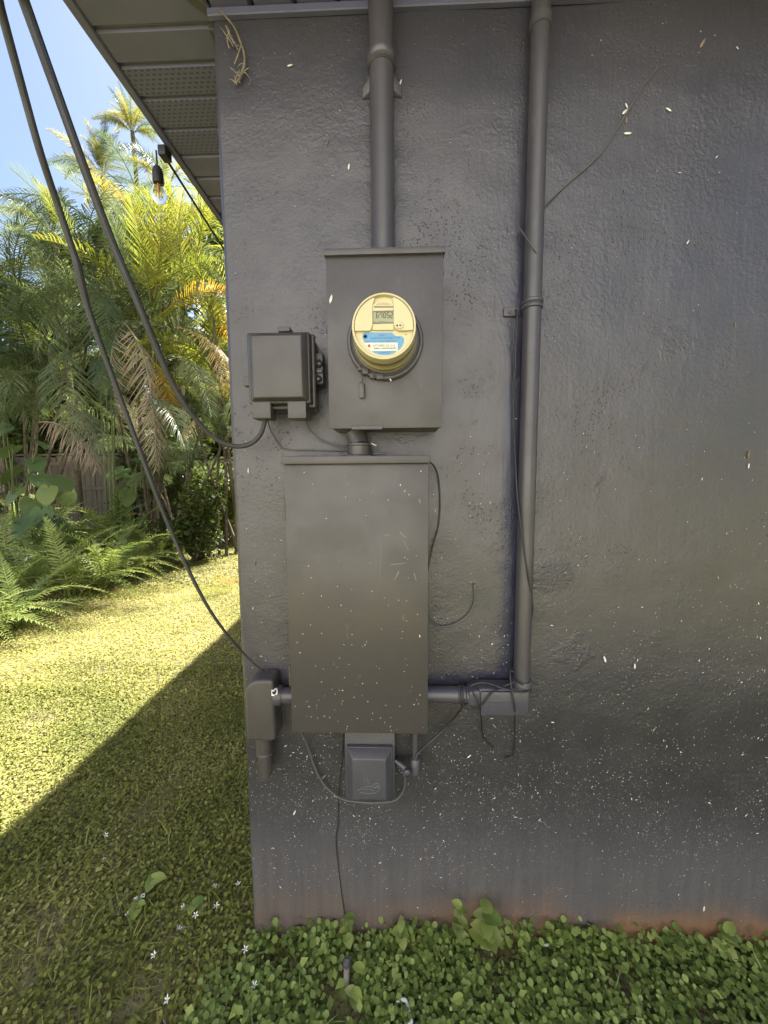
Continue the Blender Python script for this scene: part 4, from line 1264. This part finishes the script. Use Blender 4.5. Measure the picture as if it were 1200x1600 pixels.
weed(762, 1512, .16, .056, 12, 'tall broad leaved weed standing against the rusty wall foot', lean=(-.004, .0))
weed(566, 1535, .045, .042, 5, 'pale broad leaved weed left of the white bent litter')
weed(500 + 55, 1572, .05, .034, 6, 'broad leaved weed in front of grey ground stake')
weed(1188, 1532, .05, .060, 4, 'broad leaved weed at right end of ground cover')
weed(720, 1590, .05, .040, 5, 'yellow green weed near bottom of picture right of litter')
weed(240, 1395, .04, .048, 3, 'two leaved weed standing behind white litter chip in lawn')
weed(215, 1432, .03, .048, 3, 'low broad leaved weed in front of white litter chip')
weed(305, 1428, .03, .045, 4, 'low broad leaved weed between litter chip and house corner')
weed(545, 1470, .12, .034, 9, 'slender weed with small leaves climbing wall at ground wire')
weed(628, 1470, .10, .034, 8, 'small leaved sprig against wall between wire and tall weed')
weed(715, 1478, .15, .034, 10, 'thin sprig with round leaves left of tall broad weed')
weed(875, 1488, .08, .038, 7, 'low leafy sprig against the rusty wall at right')
weed(1120, 1490, .11, .038, 9, 'leafy sprig touching the rusty wall near right edge')

# grassy tuft
b = on_ground(213, 1480)
tf_ = empty('grass_tuft', (b.x, b.y, ground_h(b.x, b.y) + .008), 'spreading tuft of longer grass in shaded lawn', 'grass tuft')
n_ = 26
V, Fq, tt = scatter(np.repeat(np.array([[0., 0, 0]]), n_, 0) + RNG.normal(0, .008, (n_, 3)) * (1, 1, 0), RNG.uniform(0, 6.28, n_), RNG.uniform(.3, 1.1, n_), RNG.normal(0, .3, n_), np.stack([RNG.uniform(.06, .12, n_), RNG.uniform(.004, .006, n_), np.full(n_, .08)], 1), RNG.uniform(.4, .9, n_), *BLADE)
o = link_mesh('blades', array_mesh('blades', V, Fq, M['lawn'], tt)); o.parent = tf_

# litter
p = on_ground(218, 1402, .035)
d = R(25)
mb = MB(); mb.box(-.016, .016, .006, -.006, -.0012, .0012, .0008, 1)
o = mb.build('litter', M['chip'], None, (0, 0, 0)); o.location = p; o.rotation_euler = (.25, -.15, d)
tag(o, 'small flat white plastic chip lying on shaded lawn', 'litter')
a_ = [on_ground(x, y, .04) for x, y in ((619, 1565), (627, 1562), (635, 1564), (638, 1576), (641, 1589), (643, 1597), (637, 1600))]
o = MB().tube(a_, [.0022, .004, .0042, .004, .0042, .004, .002], 8, 3).build('litter', M['chip'], None, a_[3])
tag(o, 'bent white scrap lying on ground cover at bottom of picture', 'litter')
p = on_ground(858, 1478, .05)
mb = MB(); mb.tube([p + Vector((-.018, .0, 0)), p + Vector((-.004, 0, .003)), p + Vector((.016, 0, .002))], [.002, .0032, .002], 6, 3)
tag(mb.build('litter', M['chip'], None, p), 'thin white scrap at the foot of rusty wall', 'litter')
p = on_ground(615, 1506, .045)
mb = MB(); mb.tube([p + Vector((-.012, .0, .002)), p + Vector((.0, 0, .004)), p + Vector((.013, 0, 0))], [.002, .0034, .0018], 6, 3)
tag(mb.build('litter', M['palm_dead'], None, p), 'curled pale leaf scrap among ground cover', 'litter')

petal = simple('white petals', (.75, .75, .70), .6, .3, .1, 50, 0)
FL = [(165, 1305, 'white flower farthest back on shaded lawn, near the sun edge'), (162, 1343, 'white flower on open shaded lawn left of litter chip'), (200, 1428, 'white flower beside the low weed in front of litter chip'), (337, 1416, 'white flower close to the wall corner weed'), (287, 1418, 'white flower at the left of weed below bare soil patch'),
      (306, 1430, 'white flower under leaves of the weed near house corner'), (335, 1386, 'white flower above others near the house corner'), (372, 1382, 'white flower nearest to the wall side at house corner'), (241, 1492, 'white flower by the spreading grass tuft'), (262, 1562, 'lowest white flower on the lawn near picture bottom'),
      (398, 1541, 'white flower in the ground cover left of grey stake'), (383, 1484, 'white flower where ground cover meets lawn at corner'), (280, 1452, 'white flower in straw below the corner weed'), (905, 1578, 'white flower alone among ground cover at right')]
for i, (px, py, lab) in enumerate(FL):
    p = on_ground(px, py, .04)
    n_ = 5
    v, f = [(0, 0, 0)], []
    for k in range(n_):
        a_ = 2 * math.pi * k / n_ + i
        for da, rr, zz in ((-.3, .006, .002), (0, .0095, .003), (.3, .006, .002)):
            v.append((rr * math.cos(a_ + da), rr * math.sin(a_ + da), zz + .001 * k))
        q = 1 + 3 * k
        f.append((0, q, q + 1, q + 2))
    me_ = MB().add(v, f)
    o = me_.build('fallen_flower', petal, None, (0, 0, 0), False)
    o.location = p; o.rotation_euler = (random.uniform(-.6, .6), random.uniform(-.6, .6), 0)
    tag(o, lab, 'flower', 'white flowers fallen on the lawn')

# ground stake beside the wall
p0, p1 = on_ground(541, 1552, .0), None
mb = MB()
mb.tube([(p0.x, p0.y, -.02), (p0.x + .001, p0.y + .012, .085)], .008, 12, 1)
sk = tag(empty('ground_stake', (p0.x, p0.y, 0)), 'short weathered grey stake in ground cover with wire tied on', 'ground stake')
mb.build('rod', simple('weathered grey stake', (.20, .185, .17), .7, .3, .3, 60, .3), sk)
MB().lathe((p0.x + .001, p0.y + .011, .078), [(.0085, -.010), (.0105, -.008), (.0105, .004), (.0085, .007)], 12, 'z').build('clamp', M['fitting'], sk)

# ------------------------------------------------------------------ ferns, palms and the far garden
def frond_mesh(name, n_, leaflen, width, mat, arch=.18, swing=.9, vee=.35, droop=.6, taper0=.25, rag=.12, segs=3, rings=1, tint0=.45, tipdown=.0, stalk=.12, tipcol=0.0):
    """Feather leaf with base at origin and tip near (1,0,0). Leaflets droop with distance."""
    V, Fc, T = [], [], []
    rnd = random.Random(hash(name) % 1000 + n_)
    def curve(t_):
        return Vector((t_, .02 * math.sin(3 * t_), arch * 4 * t_ * (1 - t_) * (1 - .3 * t_) - tipdown * t_ ** 3))
    # midrib as a thin three-sided tube
    base = len(V)
    for i in range(9):
        t_ = i / 8
        p = curve(t_); r_ = .010 * (1 - .85 * t_)
        for k in range(3):
            a_ = 2 * math.pi * k / 3
            V.append((p.x, p.y + r_ * math.cos(a_), p.z + r_ * math.sin(a_))); T.append(tint0 + .25)
    for i in range(8):
        for k in range(3):
            Fc.append((base + i * 3 + k, base + i * 3 + (k + 1) % 3, base + i * 3 + 3 + (k + 1) % 3, base + i * 3 + 3 + k))
    for i in range(n_):
        u = (i + .5) / n_
        t_ = stalk + (1 - stalk) * u
        p = curve(t_)
        prof = min(1, (u + .02) / taper0) ** .6 * (1 - u ** 2.6 * .78)
        for side in (-1, 1):
            for rg in range(rings):
                L = leaflen * prof * (1 + rnd.uniform(-rag, rag))
                sw = swing * (1 - .45 * u) + rnd.uniform(-rag, rag)
                ve = vee + rnd.uniform(-rag, rag) * 1.2 + (0 if rings == 1 else (rg - (rings - 1) / 2) * 1.1)
                d = Vector((math.cos(sw), side * math.sin(sw) * math.cos(ve), math.sin(sw) * math.sin(ve))).normalized()
                wv = Vector((1, 0, 0)) - d * d.x
                wv = wv.normalized() * width * (1 - .4 * u)
                b0 = len(V)
                tn = min(1, max(0, tint0 + rnd.uniform(-.2, .2) + tipcol * u))
                for s_ in range(segs + 1):
                    q = s_ / segs
                    c = p + d * (L * q) + Vector((0, 0, -droop * L * q * q))
                    ww = wv * (0.55 + .45 * math.sin(min(1, q * 1.6) * math.pi / 2)) * (1 - q ** 2.2) if s_ < segs else wv * .03
                    V.append(tuple(c - ww)); V.append(tuple(c + ww)); T += [tn + .05 * q] * 2
                for s_ in range(segs):
                    k_ = b0 + 2 * s_
                    Fc.append((k_, k_ + 1, k_ + 3, k_ + 2))
    return array_mesh(name, np.array(V), np.array(Fc), mat, np.array(T))


FR = {}
FR['green'] = [frond_mesh('frond_green_%d' % i, 31, .34, .0078, M['palm'], .16 + .05 * i, .95, .45 - .1 * i, .35 + .18 * i, tint0=.35 + .15 * (i % 3)) for i in range(4)]
FR['yellow'] = [frond_mesh('frond_yellow_%d' % i, 31, .35, .0080, M['palm_yellow'], .15 + .05 * i, .95, .5, .35 + .1 * i, tint0=.3 + .15 * i, tipcol=.2) for i in range(3)]
FR['orange'] = [frond_mesh('frond_orange_%d' % i, 30, .32, .0080, M['palm_orange'], .2, .95, .4, .4, tint0=.15, tipcol=.8) for i in range(2)]
FR['dead'] = [frond_mesh('frond_dead_%d' % i, 34, .27, .0060, M['palm_dead'], .14, .8, .0, .9, rag=.25, tint0=.4) for i in range(2)]
FR['fox'] = [frond_mesh('frond_fox_%d' % i, 40, .18, .0055, M['palm_yellow' if i == 2 else 'palm'], .22, 1.15, .0, .1, rings=3, rag=.3, segs=2, tint0=.5 + .15 * i) for i in range(3)]
FR['fern'] = [frond_mesh('frond_fern_%d' % i, 28, .13, .0125, M['fern'], .20 + .04 * i, 1.25, .10, .25, taper0=.18, segs=2, rag=.14, tint0=.25 + .16 * (i % 4), tipdown=.05 * i, stalk=.08) for i in range(4)]


def place_frond(kind, base, tip, parent, roll=0.0, label=None, stretch=1.0):
    """A frond laid from base to tip (world points)."""
    d = tip - base
    L = d.length
    o = bpy.data.objects.new('frond', random.choice(FR[kind]))
    COL.objects.link(o)
    x = d.normalized()
    up = Vector((0, 0, 1)) if abs(x.z) < .97 else Vector((0, -1, 0))
    y_ = up.cross(x).normalized()
    z_ = x.cross(y_)
    rot = Matrix((x, y_, z_)).transposed() @ Matrix.Rotation(roll, 3, 'X')
    o.parent = parent
    o.location = base - wpos(parent)
    o.rotation_euler = rot.to_euler()
    o.scale = (L, L * stretch, L * stretch)
    if label: o['label'] = label
    return o


def crown(parent, c, n_, L, mix, elev=(-.35, 1.1), az=(0, 6.283)):
    kinds, wts = zip(*mix)
    for i in range(n_):
        a_ = az[0] + (az[1] - az[0]) * (i + random.uniform(.1, .9)) / n_
        e_ = random.uniform(*elev)
        l_ = L * random.uniform(.75, 1.15)
        d = Vector((math.cos(a_) * math.cos(e_), math.sin(a_) * math.cos(e_), math.sin(e_)))
        place_frond(random.choices(kinds, wts)[0], c + d * .05, c + d * l_, parent, random.uniform(-.4, .4))


def palm(name, crowns, foot, label, mix, L, nfr, elev=(-.35, 1.1), az=(0, 6.283), sr=.028):
    """crowns: list of world points; one thin stem rises to each from near the foot."""
    r_ = empty(name, (foot.x, foot.y, 0), label, 'palm')
    for c in crowns:
        b = Vector((foot.x + random.uniform(-.22, .22), foot.y + random.uniform(-.3, .3), -.02))
        mid_ = b.lerp(c, .5) + Vector((random.uniform(-.1, .1), random.uniform(-.1, .1), 0))
        MB().tube([b, mid_, c], [sr, sr * .85, sr * .6], 8, 4).build('trunk', M['stem'], r_)
        crown(r_, c, nfr, L, mix, elev, az)
    return r_


# left clump, dark and dense
g = at(25, 790, 5.2)
pl = palm('areca_palm', [at(-70, 520, 5.0), at(30, 470, 5.4), at(105, 560, 5.0), at(-20, 610, 4.8), at(150, 450, 5.8), at(60, 600, 5.2), at(-40, 470, 5.6), at(80, 455, 6.0)], Vector((g.x, 5.2, 0)),
          'large dark green palm clump filling the left edge above the fence', [('green', .9), ('yellow', .08), ('dead', .02)], 1.5, 13, (-.75, 1.1))
for b_, t_, k_ in (((125, 470, 5.0), (40, 410, 4.6), 'green'), ((135, 480, 5.0), (60, 560, 4.4), 'green'), ((120, 455, 5.0), (25, 365, 4.8), 'green'), ((60, 660, 4.8), (145, 720, 4.3), 'dead'), ((20, 640, 4.8), (-10, 560, 4.2), 'green'), ((95, 620, 5.0), (150, 735, 4.4), 'dead'), ((100, 480, 5), (10, 345, 5.2), 'green'),
                    ((110, 590, 4.8), (20, 640, 4.3), 'green'), ((90, 520, 4.8), (-5, 500, 4.3), 'green'), ((100, 540, 4.8), (110, 690, 4.4), 'green'), ((60, 560, 4.8), (10, 690, 4.4), 'green'), ((140, 440, 5.0), (165, 590, 4.6), 'green')):
    place_frond(k_, at(*b_), at(*t_), pl)
# middle clump, sunlit green and yellow with dead fronds
g = at(232, 800, 5.8)
pm = palm('areca_palm', [at(215, 500, 5.6), at(255, 430, 6.0), at(190, 400, 6.2), at(240, 580, 5.8), at(170, 540, 6.0), at(280, 520, 6.0), at(230, 360, 6.6)], Vector((g.x, 5.9, 0)),
          'middle palm clump with drooping dead frond over the fence', [('green', .68), ('yellow', .24), ('orange', .04), ('dead', .04)], 1.5, 12, (-.7, 1.1))
place_frond('dead', at(195, 505, 4.8), at(238, 660, 4.4), pm, 0, 'pale dead frond hanging straight down')
place_frond('dead', at(200, 500, 4.85), at(188, 650, 4.5), pm, .6, 'pale dead frond hanging straight down')
place_frond('dead', at(225, 600, 5.0), at(243, 735, 4.7), pm, 0, 'pale dead frond hanging straight down')
place_frond('orange', at(232, 560, 4.9), at(262, 660, 4.6), pm, 0, 'orange brown dying frond hanging down')
for t_ in ((190, 340), (232, 300), (270, 300), (300, 330), (215, 360)):
    place_frond('yellow', at(240, 480, 5.4), at(t_[0], t_[1], 5.0), pm, random.uniform(-.5, .5))
# low young fronds that fill the space under the crowns
yp = palm('young_palm', [at(300, 735, 5.6), at(250, 740, 5.9), at(345, 700, 5.4), at(215, 700, 6.2), at(320, 650, 6.2)], Vector((at(285, 800, 5.8).x, 5.8, 0)), 'low young palm of dark fronds under the middle palm clump', [('green', .93), ('dead', .07)], 1.0, 16, (-.5, 1.2))
# right clump behind the wall corner, yellow in the sun
g = at(345, 800, 5.2)
pr = palm('areca_palm', [at(330, 470, 5.4), at(370, 400, 5.6), at(310, 390, 6.0), at(330, 560, 5.6), at(290, 600, 6.0), at(350, 640, 5.6)], Vector((g.x, 5.4, 0)),
          'bright yellow green palm clump showing beside the wall corner', [('green', .38), ('yellow', .54), ('orange', .08)], 1.4, 12, (-.6, 1.1))
place_frond('orange', at(255, 490, 4.6), at(356, 455, 4.3), pr, -.3, 'frond turning yellow and orange')
place_frond('orange', at(285, 520, 4.6), at(356, 600, 4.2), pr, -.3, 'frond turning yellow and orange')
place_frond('yellow', at(300, 480, 4.8), at(285, 320, 4.7), pr, .2)
place_frond('yellow', at(310, 440, 5.2), at(335, 290, 5.0), pr, .2)
place_frond('orange', at(262, 320, 6.6), at(225, 275, 6.6), pr, .2, 'frond turning yellow and orange')
# near fronds that read one by one
for k_, b_, t_, par, rl in (('yellow', (235, 472), (203, 305), pm, .3), ('yellow', (240, 466), (250, 312), pm, -.3), ('yellow', (245, 462), (338, 408), pr, .1), ('yellow', (285, 392), (287, 296), pr, .4), ('yellow', (305, 400), (318, 300), pr, -.4),
                            ('green', (158, 476), (22, 482), pl, .2), ('green', (142, 496), (92, 612), pl, .2), ('green', (128, 540), (70, 642), pl, -.2), ('green', (105, 395), (12, 318), pl, .2), ('yellow', (112, 402), (62, 292), pl, .2),
                            ('green', (118, 640), (158, 718), pl, .1), ('green', (104, 592), (-4, 602), pl, .2), ('green', (112, 642), (-6, 662), pl, .1), ('green', (62, 452), (-30, 402), pl, 0), ('green', (160, 470), (100, 420), pl, -.2),
                            ('green', (200, 440), (165, 330), pm, .2), ('green', (150, 560), (180, 650), pl, .3), ('green', (280, 560), (330, 650), pr, .2), ('orange', (274, 512), (350, 612), pr, -.1), ('green', (230, 620), (290, 700), pm, .2)):
    place_frond(k_, at(b_[0], b_[1], 4.55), at(t_[0], t_[1], 4.15), par, rl, 'frond turning yellow and orange' if k_ == 'orange' else None)
# tall plume palms against the sky
for (cx_, cy2, dep, nn, L_, lab) in ((207, 205, 8.2, 30, .72, 'tallest plume palm, a round tuft against blue sky beside the eave'), (160, 275, 8.0, 20, .95, 'second plume palm against the sky left of the tallest'), (85, 365, 7.6, 16, 1.0, 'lower plume palm against the sky at left')):
    c = at(cx_, cy2, dep)
    palm('plume_palm', [c], Vector((c.x, dep, 0)), lab, [('fox', 1.0)], L_, nn, (-.7, 1.45), sr=.07)
c = at(262, 290, 7.5)
palm('plume_palm', [c], Vector((c.x, 7.5, 0)), 'yellowing plume palm behind the hanging bulb', [('fox', .4), ('orange', .3), ('yellow', .3)], 1.0, 15, (-.5, 1.35), sr=.09)

# mass of shrubs behind the palms
def leaf_mass(blobs, n_, size, mat, name, cull=-.28):
    P = []
    tot = sum(b[3] * b[4] * b[5] for b in blobs)
    for (x, y, z, a, b, c) in blobs:
        k = int(n_ * a * b * c / tot) + 5
        q = RNG.normal(0, 1, (k, 3)); q /= np.linalg.norm(q, axis=1)[:, None]
        q *= (RNG.random(k) ** .4)[:, None]
        P.append(q * (a, b, c) + (x, y, z))
    P = np.concatenate(P)
    P = P[P[:, 2] > .02]
    nz_ = np.array([noise.noise(Vector(p) * 1.3) + .5 * noise.noise(Vector(p) * 4) for p in P])
    P = P[nz_ > cull]; n = len(P)
    V, Fq, tt = scatter(P, RNG.uniform(0, 6.28, n), RNG.normal(-.2, .6, n), RNG.normal(0, .6, n), RNG.uniform(size[0], size[1], n), np.clip(RNG.normal(.5, .25, n), 0, 1), *LEAF4)
    return array_mesh(name, V, Fq, mat, tt)


bl = []
for px in range(-200, 440, 42):
    top = 470 if px < 60 else 400
    for py in range(top, 790, 62):
        p = at(px + random.uniform(-18, 18), py + random.uniform(-25, 25), random.uniform(10.4, 13.2))
        bl.append((p.x, p.y, p.z, random.uniform(.7, 1.1), .7, random.uniform(.6, 1.0)))
bl2 = [(at(px, 700, 15).x, 15 + random.uniform(-.5, .5), z, 1.3, .8, 1.2) for px in range(-240, 460, 45) for z in (.8, 2.4, 4.0, 5.4)]
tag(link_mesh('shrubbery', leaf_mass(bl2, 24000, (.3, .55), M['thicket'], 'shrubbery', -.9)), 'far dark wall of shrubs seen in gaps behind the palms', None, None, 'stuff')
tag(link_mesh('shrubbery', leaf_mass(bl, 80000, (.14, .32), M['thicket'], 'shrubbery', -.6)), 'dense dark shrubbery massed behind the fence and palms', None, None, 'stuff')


def shrub(px, py, dep, blobs, n_, mat, label, size=(.05, .11)):
    c = at(px, py, dep)
    r_ = empty('shrub', (c.x, dep, 0), label, 'shrub')
    bb = [(c.x + a, dep + b, z, sx, sy, sz) for a, b, z, sx, sy, sz in blobs]
    o = link_mesh('foliage', leaf_mass(bb, n_, size, M[mat], 'foliage')); o.parent = r_; o.location = -Vector(r_.location)
    mb = MB()
    for i in range(5):
        q = random.choice(bb)
        mb.tube([(c.x + random.uniform(-.1, .1), dep + random.uniform(-.1, .1), -.02), (c.x + random.uniform(-.2, .2), dep, q[2] * .5), (q[0], q[1], q[2])], [.025, .02, .008], 6, 3)
    mb.build('stems', M['stem'], r_)
    return r_


shrub(345, 800, 6.6, [(0, 0, .55, .5, .5, .55), (.35, .2, 1.0, .6, .5, .6), (-.25, .1, 1.15, .4, .4, .5)], 5200, 'bush', 'sunlit yellow green shrub beside the wall corner')
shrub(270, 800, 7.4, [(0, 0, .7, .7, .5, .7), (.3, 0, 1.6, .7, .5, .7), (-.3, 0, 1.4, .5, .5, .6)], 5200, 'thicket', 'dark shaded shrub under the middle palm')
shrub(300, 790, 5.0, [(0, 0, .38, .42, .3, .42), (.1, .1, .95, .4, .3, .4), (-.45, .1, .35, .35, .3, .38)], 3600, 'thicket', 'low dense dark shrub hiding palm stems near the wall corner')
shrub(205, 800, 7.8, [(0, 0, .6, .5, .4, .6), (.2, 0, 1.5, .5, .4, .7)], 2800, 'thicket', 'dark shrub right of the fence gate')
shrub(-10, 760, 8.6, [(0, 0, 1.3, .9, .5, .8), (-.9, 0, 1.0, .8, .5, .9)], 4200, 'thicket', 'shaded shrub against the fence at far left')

# fence
YF = 9.0
fx0, fx1 = at(-260, 760, YF).x, at(330, 760, YF).x
ft = at(150, 712, YF).z
fence = empty('wooden_fence', (fx0, YF, 0), 'weathered brown board fence beyond the ferns', 'fence')
PK = []
for i in range(4):
    mb = MB(); h_ = ft + random.uniform(-.02, .02); w2 = .068
    mb.hexa([(-w2, .010, 0), (w2, .010, 0), (w2, .010, h_), (-w2, .010, h_), (-w2, -.010, 0), (w2, -.010, 0), (w2, -.010, h_ - .004), (-w2, -.010, h_ + .003)], .003, 1)
    me = bpy.data.meshes.new('picket'); me.from_pydata(mb.v, [], mb.f); me.materials.append(M['wood']); PK.append(me)
x = fx0
i = 0
while x < fx1:
    o = bpy.data.objects.new('picket', PK[i % 4]); COL.objects.link(o); o.parent = fence
    o.location = (x - fx0, random.uniform(-.004, .004), random.uniform(-.02, .01)); o.rotation_euler = (0, random.uniform(-.006, .006), 0)
    x += .144; i += 1
for px in (-210, -80, 12, 118, 183, 260):
    x = at(px, 760, YF).x
    MB().box(x - .07, x + .07, YF - .012, YF - .11, -.05, ft - .16, .006, 1).build('post', M['wood'], fence, (x, YF, 0))
for z_ in (ft - .20, ft - .85, .28):
    MB().box(fx0, fx1, YF - .0115, YF - .055, z_ - .045, z_ + .045, .004, 1).build('rail', M['wood'], fence, (fx0, YF, z_))
MB().box(fx0, fx1, YF + .05, YF - .09, ft + .012, ft + .05, .004, 1).build('cap_rail', M['wood'], fence, (fx0, YF, ft))

# broad leaved plants in front of the fence
hearts = [array_mesh('heart_leaf', *polar_leaf(1.0, .52, .46, .08, .06, .35, 4, 24, tt, .012)[:2], M['big'], polar_leaf(1.0, .52, .46, .08, .06, .35, 4, 24, tt, .012)[2]) for tt in (.3, .55, .85)]
petiole = simple('leaf stalk', (.16, .19, .08), .5, .4, .2, 30, .1)


def big_plant(px, py, dep, leaves, label):
    c = at(px, py, dep)
    r_ = empty('philodendron', (c.x, dep, 0), label, 'leafy plant')
    for (lx, ly, s_, yaw, pitch) in leaves:
        p = at(lx, ly, dep - random.uniform(.1, .5))
        mb = MB()
        b = Vector((c.x + random.uniform(-.12, .12), dep + random.uniform(-.1, .1), 0))
        mb.tube([b, b.lerp(p, .55) + Vector((0, 0, .15)), p], [.014, .011, .008], 7, 4)
        mb.build('stalk', petiole, r_, b)
        o = leaf_obj('leaf', random.choice(hearts), None, r_, p, yaw, pitch, random.uniform(-.35, .35))
        o.scale = (s_ * random.uniform(.68, .85),) * 3
    return r_


big_plant(20, 840, 5.0, [(10, 672, .30, -2.0, -.5), (2, 662, .34, -.4, -.3), (25, 735, .36, -2.6, -.6), (55, 720, .34, -.7, -.5), (60, 745, .38, -.3, -.6), (90, 748, .38, -.2, -.4), (30, 765, .36, -2.2, -.7), (75, 765, .34, -1.2, -.8), (20, 700, .3, 3.0, -.4), (50, 785, .36, -.9, -.8), (100, 770, .34, -.5, -.7), (-20, 745, .36, -1.5, -.6), (60, 690, .28, -.4, -.2)], 'broad heart leaved plant in front of the fence at far left')
big_plant(65, 850, 4.6, [(65, 800, .34, -1.0, -.8), (40, 815, .34, -2.0, -.7), (85, 810, .32, -.4, -.6), (55, 835, .3, -1.4, -.9)], 'lower broad leaved plant between ferns and fence')
big_plant(200, 830, 6.0, [(205, 745, .34, -.8, -.6), (190, 735, .36, -1.8, -.4), (215, 720, .3, .2, -.3), (200, 770, .3, -1.2, -.9), (222, 812, .3, -1.4, -1.0)], 'heart leaved plant climbing the palm stem right of gate')
g_ = at(175, 545, 5.2)
big_plant(172, 830, 5.4, [(165, 590, .36, -1.5, -1.0), (180, 570, .3, -1.0, -.9), (172, 535, .28, -1.2, -1.0), (155, 585, .34, -1.9, -1.0)], 'tall climbing heart leaved vine among the palm stems')

# ferns
def fern(px, py, L, n_, label):
    b = on_ground(px, py)
    r_ = empty('fern', (b.x, b.y, ground_h(b.x, b.y)), label, 'fern', 'sword ferns along the lawn edge')
    for i in range(n_):
        a_ = 6.283 * (i + random.uniform(.1, .9)) / n_
        e_ = random.uniform(.25, 1.25) if i % 3 else random.uniform(-.02, .3)
        l_ = L * random.uniform(.85, 1.4)
        d = Vector((math.cos(a_) * math.cos(e_), math.sin(a_) * math.cos(e_), math.sin(e_)))
        base = b + Vector((random.uniform(-.05, .05), random.uniform(-.05, .05), .02))
        place_frond('fern', base, base + d * l_, r_, random.uniform(-.35, .35))


FP = [(-30, 1010, .55, 'fern at the picture edge nearest the open lawn'), (25, 985, .60, 'low fern at the front left of the bed beside open lawn'), (-80, 940, .8, 'fern cut by the left picture edge'), (60, 940, .72, 'bright fern in the front row left of middle'), (112, 938, .78, 'wide fern in the middle of the front row'),
      (15, 920, .9, 'large fern behind the front left row'), (160, 925, .74, 'fern in front row whose fronds lean over the lawn'), (205, 905, .66, 'fern at the front right of the bed'), (-30, 885, .95, 'tall fern by left edge below the heart leaves'), (70, 893, .95, 'big upright fern at the centre of the bed'),
      (120, 885, .9, 'fern below the fence gate, left of upright dark frond'), (240, 888, .55, 'small fern at right tip of the bed by the cable'), (170, 873, .95, 'tall dark fern standing below gate post'), (30, 868, 1.05, 'tall fern at the back left of the bed'), (85, 858, 1.0, 'back row fern just under the broad leaves'),
      (220, 866, .7, 'shaded fern under middle palm'), (268, 870, .5, 'small shaded fern farthest right under the shrub'), (-60, 870, 1.0, 'back row fern mostly beyond left picture edge')]
for i, (px, py, L, lab) in enumerate(FP):
    fern(px, py, L, 20, lab)

# fallen fronds and litter on the lawn by the corner
for (a_, b_, c_, d_, k_, lab) in ((300, 935, 365, 918, 'yellow', 'fallen yellow frond lying on the lawn by the corner'), (325, 905, 372, 912, 'orange', 'fallen orange frond lying on lawn nearer the palms'), (310, 858, 352, 850, 'dead', 'dead brown frond on the ground under shrub')):
    p, q = on_ground(a_, b_, .05), on_ground(c_, d_, .06)
    r_ = tag(empty('fallen_frond', p), lab, 'fallen frond')
    o = place_frond(k_, p, q, r_, .2); o.scale.z *= .25
rock = empty('garden_stone', on_ground(352, 842, .05), 'pale flat stone at the lawn end beside the corner', 'stone')
b_ = bmesh.new(); bmesh.ops.create_icosphere(b_, subdivisions=2, radius=1)
for v in b_.verts:
    v.co *= 1 + .25 * noise.noise(v.co * 1.7); v.co.x *= .30; v.co.y *= .22; v.co.z *= .10
me = bpy.data.meshes.new('body'); b_.to_mesh(me); b_.free()
o = link_mesh('body', me, simple('pale stone', (.33, .32, .29), .85, .2, .3, 14, .4), rock)

# unseen house added to bounce sunlight onto the dark wall, which mirrors it dully
bounce_ = empty('bounce_house', (-1, -5.2, 0), 'pale unseen house shape added to bounce light onto the dark wall', 'house')
pale = simple('white bounce house paint', (.77, .765, .77), .8, .3, .06, 6, .1)
MB().box(-9, 3.6, -12.5, -5.2, -.1, 6.4, 0).build('wall', pale, bounce_, None, False)  # wall of the added bounce house
MB().add([(-9.5, -4.9, 6.35), (4.1, -4.9, 6.35), (4.1, -8.9, 7.9), (-9.5, -8.9, 7.9), (4.1, -13, 6.35), (-9.5, -13, 6.35)], [(0, 1, 2, 3), (3, 2, 4, 5), (0, 3, 5), (1, 4, 2), (0, 5, 4, 1)]).build('roof', simple('grey bounce house roof', (.25, .23, .21), .9, .2, .3, 5, .3), bounce_, None, False)  # roof of the added bounce house
glass_ = simple('dark bounce house glass', (.03, .035, .04), .05, .5, .1, 2, 0)
for wz in (.95, 4.0):
    for wx in (-7.6, 2.1):
        MB().box(wx, wx + 1.3, -5.19, -5.13, wz, wz + 1.1, .01, 1).build('bounce_window', M['sticker'], bounce_)
        MB().box(wx + .06, wx + 1.24, -5.14, -5.12, wz + .06, wz + 1.04, 0).build('pane', glass_, bounce_)
